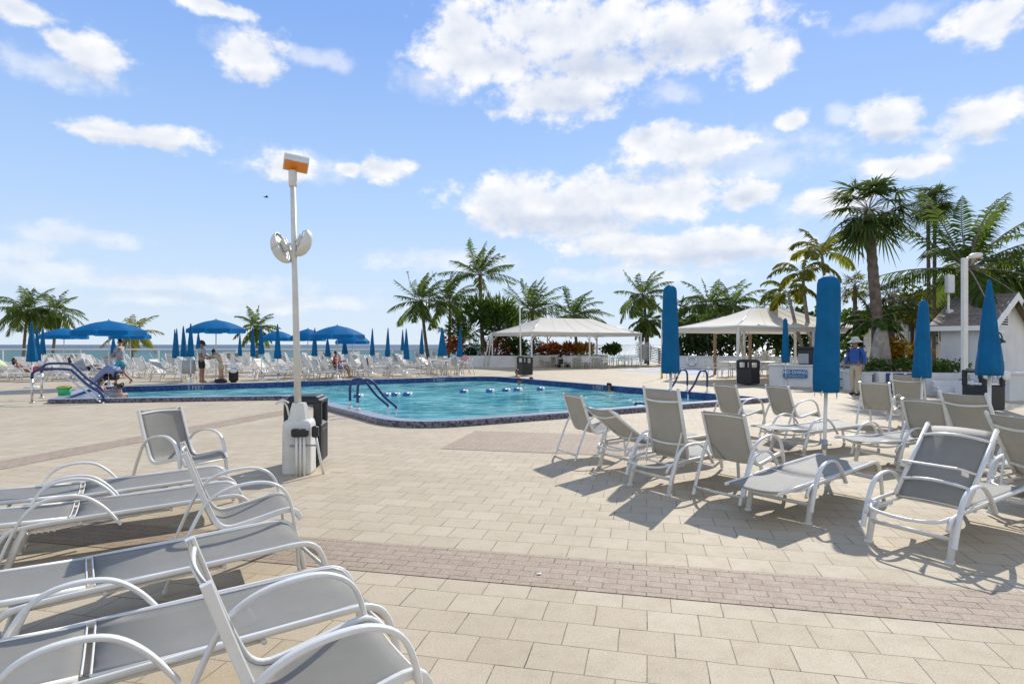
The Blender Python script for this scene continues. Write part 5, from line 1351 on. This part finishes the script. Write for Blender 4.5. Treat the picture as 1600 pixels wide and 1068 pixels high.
def person(label, loc, rz, J, skin_m='skin', scale=1.0, top=None, bottom=None, long_sleeve=False, trousers=False, hair='short', hat=None, fat=1.0, shoes=None, group=None, cloth_top=True, cut=None):
    t = thing('person', label, 'person', loc, rz, group); t.scale = (scale,) * 3
    rad = dict(pel=.132 * fat, sp=.118 * fat, ch=.135 * fat, nb=.085, nk=.052, hd=(.080, .092), ht=(.068, .075), sL=.062, sR=.062, eL=.043, eR=.043, wL=.030, wR=.030, hL=.085, hR=.085, kL=.058, kR=.058, aL=.040, aR=.040)
    jt = {k: (J[k], rad[k]) for k in J}
    ed = [('pel', 'sp'), ('sp', 'ch'), ('ch', 'nb'), ('nb', 'nk'), ('nk', 'hd'), ('hd', 'ht'), ('ch', 'sL'), ('sL', 'eL'), ('eL', 'wL'), ('ch', 'sR'), ('sR', 'eR'), ('eR', 'wR'), ('pel', 'hL'), ('hL', 'kL'), ('kL', 'aL'), ('pel', 'hR'), ('hR', 'kR'), ('kR', 'aR')]
    face = (J['hd'] - J['nk']).cross(Vector((0, -1, 0))); face = face.normalized() if face.length > .01 else Vector((1, 0, 0))
    if face.x < 0 and abs(face.z) < .5: face = -face
    jt['nose'] = (J['hd'] + face * .105 + Vector((0, 0, -.012)), .014); ed.append(('hd', 'nose'))
    jt['chin'] = (J['hd'] + face * .06 + (J['nk'] - J['hd']).normalized() * .075, .032); ed.append(('hd', 'chin'))
    for s in 'LR':
        sg = 1 if s == 'L' else -1
        d = (J['w' + s] - J['e' + s]).normalized(); side = Vector((0, 1, 0)).cross(d); side = side.normalized() if side.length > .1 else Vector((1, 0, 0))
        pm = J['w' + s] + d * .075; jt['pm' + s] = (pm, (.034, .020)); ed.append(('w' + s, 'pm' + s))
        for f, (off, ln) in enumerate(((-.030, .060), (-.010, .075), (.010, .078), (.030, .066))):
            a = pm + side * off + d * ln * .55; b = pm + side * off + d * ln * .95 + Vector((0, -sg * .02, 0))
            jt['f%s%da' % (s, f)] = (a, .0095); jt['f%s%db' % (s, f)] = (b, .008); ed += [('pm' + s, 'f%s%da' % (s, f)), ('f%s%da' % (s, f), 'f%s%db' % (s, f))]
        th = J['w' + s] + d * .03 + side * .045; jt['th' + s] = (th, .011); jt['tt' + s] = (th + d * .045 + side * .012, .009); ed += [('w' + s, 'th' + s), ('th' + s, 'tt' + s)]
        sh = (J['a' + s] - J['k' + s]).normalized(); fw = Vector((1, 0, 0)) - sh * sh.x; fw = fw.normalized() if fw.length > .15 else Vector((0, 0, 1))
        jt['to' + s] = (J['a' + s] + fw * .16 + sh * .045, (.034, .026)); jt['he' + s] = (J['a' + s] - fw * .045 + sh * .045, .032); ed += [('a' + s, 'to' + s), ('a' + s, 'he' + s)]
    body = skin('body', skin_m, jt, ed, 'pel', t, 1)
    lat = Vector((0, 1, 0))
    mb = MB()
    for sg in (-1, 1): mb.sphere(J['hd'] + face * .078 + lat * sg * .033 + Vector((0, 0, .015)), .011, 8)
    mb.build('eyes', 'eye_dark', t)
    mb = MB()
    for sg in (-1, 1): mb.sphere(J['hd'] + lat * sg * .088 - face * .005, (.02, .012, .03), 8)
    mb.build('ears', skin_m, t)
    if hair:
        upv = (J['ht'] - J['hd']).normalized(); rows = []; c = J['hd'] + upv * .035 - face * .014
        for i in range(7):
            a = math.pi / 2 * i / 6; row = []
            for j in range(17):
                q = 2 * math.pi * j / 16; lift = .02 + (.035 if math.cos(q) > .3 else -.055) * math.sin(a) ** 3
                row.append(c + upv * (.098 * math.cos(a) + lift * math.sin(a)) + (face * math.cos(q) * .102 + lat * math.sin(q) * .094) * math.sin(a))
            rows.append(row)
        h = MB().grid(rows)
        if hair == 'long': h.sphere(J['hd'] - face * .085 - upv * .05, (.06, .085, .12), 10)
        if hair == 'bun': h.sphere(J['hd'] - face * .10 + upv * .07, .038, 10)
        h.build('hair', 'hair', t)
    if hat:
        upv = (J['ht'] - J['hd']).normalized(); c = J['hd'] + upv * .055; m = 'straw' if hat == 'wide' else 'black_cloth'
        mb = MB(); rows = []
        for k, (r, hgt) in enumerate(((.0, .115), (.07, .11), (.105, .06), (.112, 0))): rows.append([c + upv * hgt + (face * math.cos(2 * math.pi * j / 18) + lat * math.sin(2 * math.pi * j / 18)) * r for j in range(19)])
        if hat == 'wide':
            for r, hgt in ((.17, -.015), (.225, -.05)): rows.append([c + upv * (hgt + .012 * math.sin(2 * 2 * math.pi * j / 18)) + (face * math.cos(2 * math.pi * j / 18) + lat * math.sin(2 * math.pi * j / 18)) * r for j in range(19)])
        mb.grid(rows)
        if hat == 'cap': mb.grid([[c + face * (.095 + .10 * f) * math.cos(q) * (1 if f else .95) + lat * math.sin(q) * (.095 - .025 * f) + upv * (.004 - .025 * f) for q in [R(-60 + 12 * k) for k in range(11)]] for f in (0, .5, 1)])
        mb.build('hat', m, t, solid=.006)
    if top:
        ex = .018; ks = ['sp', 'ch', 'nb']; low = J['pel'].lerp(J['sp'], .1)
        j2 = {'lo': (low, (.160 * fat)), 'sp': (J['sp'], .145 * fat), 'ch': (J['ch'], .160 * fat), 'nb': (J['nb'] + Vector((0, 0, -.005)), .102)}
        e2 = [('lo', 'sp'), ('sp', 'ch'), ('ch', 'nb')]
        for s in 'LR':
            j2['s' + s] = (J['s' + s], .080); e2.append(('ch', 's' + s))
            if long_sleeve:
                j2['e' + s] = (J['e' + s], .060); j2['w' + s] = (J['e' + s].lerp(J['w' + s], .92), .046); e2 += [('s' + s, 'e' + s), ('e' + s, 'w' + s)]
            else:
                j2['e' + s] = (J['s' + s].lerp(J['e' + s], .72), .070); e2.append(('s' + s, 'e' + s))
        skin('shirt', top, j2, e2, 'sp', t)
    if bottom:
        j3 = {'pel': (J['pel'] + (J['sp'] - J['pel']) * .25, (.152 * fat)), 'pb': (J['pel'] - (J['sp'] - J['pel']) * .05, (.150 * fat))}; e3 = [('pel', 'pb')]
        for s in 'LR':
            j3['h' + s] = (J['h' + s].lerp(J['k' + s], .15), .112); e3.append(('pb', 'h' + s))
            if trousers:
                j3['k' + s] = (J['k' + s], .082); j3['a' + s] = (J['a' + s].lerp(J['k' + s], .06), .068); e3 += [('h' + s, 'k' + s), ('k' + s, 'a' + s)]
            else:
                j3['k' + s] = (J['h' + s].lerp(J['k' + s], .78), .098); e3.append(('h' + s, 'k' + s))
        skin('trousers' if trousers else 'shorts', bottom, j3, e3, 'pel', t)
    if shoes:
        for s in 'LR':
            MB().sphere(J['a' + s] + Vector((.055, 0, -.040)), (.135, .052, .045), 10).build('shoe', shoes, t)
    return t
p = G(188, 601)
person('man walking left in pale grey shirt and turquoise shorts, pushing a covered stroller', (p.x, p.y, 0), R(182), pose(aL=(.10, .1, .085), kL=(.10, .1, .50), kR=(-.06, -.1, .48), aR=(-.36, -.1, .17), eL=(.10, .25, 1.15), wL=(.34, .22, 1.06), eR=(.08, -.25, 1.14), wR=(.33, -.22, 1.05)), 'skin', 1.04, 'tee_grey', 'turquoise_cloth', hair='short', fat=1.0)
p = G(315, 598)
person('man in black cap, grey T-shirt and black shorts facing the bending child', (p.x, p.y, 0), R(2), pose(hd=(.05, 0, 1.60), ht=(.045, 0, 1.685), eL=(.03, .25, 1.14), wL=(.27, .16, 1.10), eR=(.02, -.25, 1.12), wR=(.26, -.16, 1.05)), 'skin_tan', .985, 'tee_grey', 'black_cloth', hat='cap', fat=1.08)
p = G(346, 597.5)
person('child in black cap and beige top bending forward to the man in the cap', (p.x, p.y, 0), R(180), pose(sp=(.02, 0, 1.12), ch=(.12, 0, 1.27), nb=(.22, 0, 1.37), nk=(.27, 0, 1.41), hd=(.35, 0, 1.45), ht=(.39, 0, 1.52), sL=(.19, .165, 1.35), sR=(.19, -.165, 1.35), eL=(.42, .18, 1.22), eR=(.42, -.18, 1.22), wL=(.64, .12, 1.22), wR=(.62, -.12, 1.17)), 'skin', .85, 'beige_cloth', 'beige_cloth', hat='cap', fat=.95)
p = G(1337, 617)
person('lifeguard in wide sun hat, blue long-sleeved shirt and khaki trousers beside the planter', (p.x, p.y, 0), R(205), pose(eL=(-.04, .27, 1.14), eR=(-.02, -.27, 1.14), wL=(.06, .29, .90), wR=(.08, -.29, .90), aL=(.05, .13, .085), aR=(-.05, -.12, .085)), 'skin_tan', 1.03, 'blue_cloth', 'beige_cloth', True, True, hat='wide', fat=1.22, shoes='black_cloth')
SIT = dict(pel=(-.02, 0, .50), sp=(-.08, 0, .66), ch=(-.14, 0, .84), nb=(-.16, 0, .99), nk=(-.15, 0, 1.05), hd=(-.12, 0, 1.14), ht=(-.12, 0, 1.22), sL=(-.14, .175, .95), sR=(-.14, -.175, .95), hL=(0, .09, .49), hR=(0, -.09, .49))
p = G(529, 590.5)
armchair('white armchair in which the person in red sits, beyond the far pool edge', (p.x, p.y), -8, group='chairs along the far pool edge')
person('person in a red top sitting in a white armchair beyond the pool, reading', (p.x, p.y, 0), R(-8), pose(**SIT, kL=(.42, .10, .60), kR=(.44, -.10, .52), aL=(.50, .12, .12), aR=(.58, -.12, .085), eL=(-.02, .26, .75), eR=(-.02, -.26, .75), wL=(.22, .14, .80), wR=(.22, -.14, .80)), 'skin_tan', 1.0, 'red_cloth', 'pale_blue_cloth', fat=1.0)
LIE = dict(pel=(.06, 0, .43), sp=(-.10, 0, .50), ch=(-.25, 0, .63), nb=(-.36, 0, .74), nk=(-.40, 0, .79), hd=(-.46, 0, .87), ht=(-.50, 0, .94), sL=(-.32, .175, .70), sR=(-.32, -.175, .70), hL=(.10, .09, .43), hR=(.10, -.09, .43), kL=(.52, .11, .60), kR=(.55, -.11, .44), aL=(.86, .12, .43), aR=(.98, -.12, .43), eL=(-.14, .26, .50), eR=(-.14, -.26, .50), wL=(.08, .24, .46), wR=(.08, -.24, .46))
for px, py, sk, bt, lab, la2 in ((128, 590, 'skin_tan', 'black_cloth', 'dark-haired sunbather reclining on a lounger left of the walking man', 'white sun lounger under the dark-haired sunbather left of the walking man'), (42, 593, 'skin_tan', 'red_cloth', 'tanned sunbather lying on a lounger at the far left', 'white sun lounger under the tanned sunbather at the far left')):
    p = G(px, py); rz = R(20)
    put_far(protos[1], 'sun_lounger', p, rz, la2, 'sun lounger', 'sun loungers beyond the pool')
    person(lab, (p.x, p.y, 0), rz, pose(**LIE), sk, .98, None, bt, hair='long')
def swimmer(lab, px, py, zoff, rz, sk='skin_tan', hair='short', arms=0, scale=1.0):
    p = G(px, py, -.1)
    w = dict(eL=(.12, .27, 1.22), wL=(.36, .18, 1.28), eR=(.12, -.27, 1.22), wR=(.36, -.18, 1.28)) if arms else {}
    person(lab, (p.x, p.y, zoff), R(rz), pose(**w), sk, scale, None, 'black_cloth', hair=hair)
swimmer('woman with dark hair up, in the shallow end of the pool near the handrails', 188, 623, -1.36, 150, 'skin', 'bun', 1)
swimmer('child with arms out in the shallow pool beside the dark-haired woman', 158, 624, -.72, 20, 'skin', 'short', 1, .72)
swimmer('swimmer standing by the far pool edge in front of the black bin', 808, 595, -1.30, 200, 'skin_tan', 'short', 1)
swimmer('swimmer low in the water just right of the standing one', 830, 600, -1.52, 160, 'skin_tan', 'short', 0)
swimmer('swimmer whose dark head shows below the standing swimmer', 812, 601.5, -1.53, 240, 'skin_tan', 'short', 0)
swimmer('lone swimmer whose head shows near the right float, by the depth mark', 952, 612, -1.50, 250, 'skin_tan', 'short', 0)
# things the people carry
p = G(163, 606)
t = thing('stroller', 'stroller draped with a pale blue blanket in front of the walking man', 'stroller', (p.x - .25, p.y + .8, 0), R(182)); t.scale = (.86, .86, .80)
for y in (-.22, .22): 
    for x in (-.3, .38): MB().tube([(x, y - .02, .085), (x, y + .02, .085)], .085, 14).build('wheel', 'black_plastic', t)
    MB().tube(smoothpath([(.38, y, .12), (.05, y, .5), (-.3, y, .85), (-.46, y, 1.02)], 4), .014, 6).build('frame', 'black_plastic', t)
MB().tube([(-.46, -.22, 1.02), (-.46, .22, 1.02)], .018, 6).build('handle', 'black_plastic', t)
MB().box((.02, 0, .45), (.55, .36, .3), bev=.06).build('seat', 'black_cloth', t)
mb = MB(); rr = random.Random(4)
mb.grid([[(x, y, z + .04 * math.sin(7 * y + 5 * x) - .35 * (abs(y) > .3)) for y in (-.36, -.24, -.1, .04, .18, .28, .36)] for x, z in ((-.28, .72), (-.18, .93), (.05, .98), (.3, .82), (.5, .60), (.72, .34), (.80, .14))])
mb.build('blanket', 'pale_blue_cloth', t, solid=.01)
t = thing('stroller', 'black folded-hood stroller parked under the far canopy', 'stroller', G(880, 574), R(150))
for y in (-.22, .22):
    for x in (-.3, .4): MB().tube([(x, y - .02, .12), (x, y + .02, .12)], .12, 14).build('wheel', 'black_plastic', t)
    MB().tube(smoothpath([(.4, y, .12), (.05, y, .5), (-.3, y, .85), (-.46, y, 1.02)], 4), .016, 6).build('frame', 'black_plastic', t)
MB().box((.05, 0, .42), (.5, .4, .3), bev=.06).build('seat', 'black_cloth', t)
MB().grid([[(-.1 + .42 * math.cos(R(20 + 130 * i / 6)), .24 * s_, .62 + .42 * math.sin(R(20 + 130 * i / 6)) - .08 * abs(s_)) for s_ in (-1, -.5, 0, .5, 1)] for i in range(7)]).build('hood', 'black_cloth', t, solid=.02)
t = thing('backpack', 'black and white backpack standing on the far pool edge right of the child', 'backpack', G(365, 597), R(20))
MB().box((0, 0, .28), (.36, .30, .56), bev=.09).build('bag', 'black_cloth', t); MB().sphere((.0, -.14, .48), (.16, .10, .09), 10).build('pocket', 'towel_white', t); MB().box((0, .02, .68), (.24, .2, .24), bev=.05).build('roll', 'towel_white', t)
t = thing('paper_scrap', 'tiny white paper scrap lying on the brick band in the foreground', 'litter', G(842, 898), R(20))
MB().grid([[(-.016, -.01, .008), (-.015, .01, .012)], [(0, -.011, .014), (0, .01, .010)], [(.018, -.009, .008), (.016, .01, .013)]]).build('paper', 'sign_white', t, solid=.002)
for lab, px, py in (('tiny dark bird flying just right of the lamp pole top', 456, 287), ('tiny dark bird flying left of the lamp pole', 416, 308)):
    t = thing('bird', lab, 'bird', PT(px, py, 30), R(40)); mb = MB()
    mb.sphere((0, 0, 0), (.085, .035, .03), 8); mb.sphere((.085, 0, .015), .025, 8); mb.tube([(-.06, 0, 0), (-.14, 0, .005)], [.02, .012], 6)
    mb.build('body', 'black_cloth', t)
    for sg in (-1, 1): MB().add([(.04, sg * .02, .01), (-.04, sg * .02, .01), (-.05, sg * .12, .05), (.03, sg * .12, .055), (-.03, sg * .21, .02)], [(0, 1, 2, 3), (3, 2, 4)], False).build('wing', 'black_cloth', t, solid=.006)
t = thing('gym_bag', 'low black bag lying at the bending child\'s feet', 'bag', G(345, 598.5), 0); MB().sphere((0, 0, .09), (.28, .16, .11), 12).build('bag', 'black_cloth', t); MB().tube([(-.15, 0, .16), (-.08, 0, .25), (.08, 0, .25), (.15, 0, .16)], .012, 6).build('strap', 'black_cloth', t)
t = thing('toy_bucket', 'green toy bucket with yellow rim on the pool coping at the left', 'bucket', G(91, 620.5, .06) + Vector((.1, .1, .0)), 0)
t.scale = (.8,) * 3; MB().lathe([(0, 0), (.17, 0), (.23, .34), (.215, .34), (.16, .02), (0, .02)], 18, cap=False).build('pail', 'green_plastic', t); MB().lathe([(.22, .335), (.25, .34), (.25, .375), (.22, .375)], 18, cap=False).build('rim', 'yellow_plastic', t)
MB().tube(smoothpath([(-.24, 0, .36), (-.14, .12, .40), (0, .17, .41), (.14, .12, .40), (.24, 0, .36)], 4), .01, 6).build('handle', 'yellow_plastic', t)
t = thing('towel', 'pink towel hung over a chair back near the far planter', 'towel', G(722, 583), R(70))
put_far(chair_me, 'patio_chair', G(722, 583), R(250), 'white chair with the pink towel over its back near the far planter', 'chair', 'chairs at the far tables')
MB().grid([[(.30 + x, y, z) for y in (-.24, -.1, .05, .24)] for x, z in ((.06, .25), (.05, .6), (.0, .91), (-.04, .92), (-.08, .6))]).build('cloth', 'pink_cloth', t, solid=.02)
t = thing('towel', 'lime towel draped over a lounger back at the far left', 'towel', G(12, 592) , R(20))
MB().grid([[(x, y, z) for y in (-.3, -.1, .1, .3)] for x, z in ((-.62, .62), (-.52, .86), (-.44, .93), (-.30, .80), (-.1, .58))]).build('cloth', 'lime_cloth', t, solid=.02)
t = thing('towel', 'blue-grey towel hung over a chair at the far pool edge by the person in red', 'towel', G(562, 588), R(40))
put_far(chair_me, 'patio_chair', G(562, 588), R(220), 'white chair under the blue-grey towel at the far pool edge', 'chair', 'chairs along the far pool edge')
MB().grid([[(.30 + x, y, z) for y in (-.26, -.1, .05, .26)] for x, z in ((.08, .2), (.05, .6), (.0, .91), (-.04, .92), (-.08, .5))]).build('cloth', 'pale_blue_cloth', t, solid=.02)
t = thing('towel', 'grey towel hanging behind the black-capped man', 'towel', G(301, 596), R(90))
put_far(chair_me, 'patio_chair', G(299, 596), R(90), 'white chair behind the black-capped man carrying a grey towel', 'chair', 'chairs along the far pool edge')
MB().grid([[(-.30 + x, y, z) for y in (-.26, -.1, .05, .26)] for x, z in ((.08, .45), (.05, .7), (.0, .91), (-.04, .92), (-.08, .35))]).build('cloth', 'tee_grey', t, solid=.02)
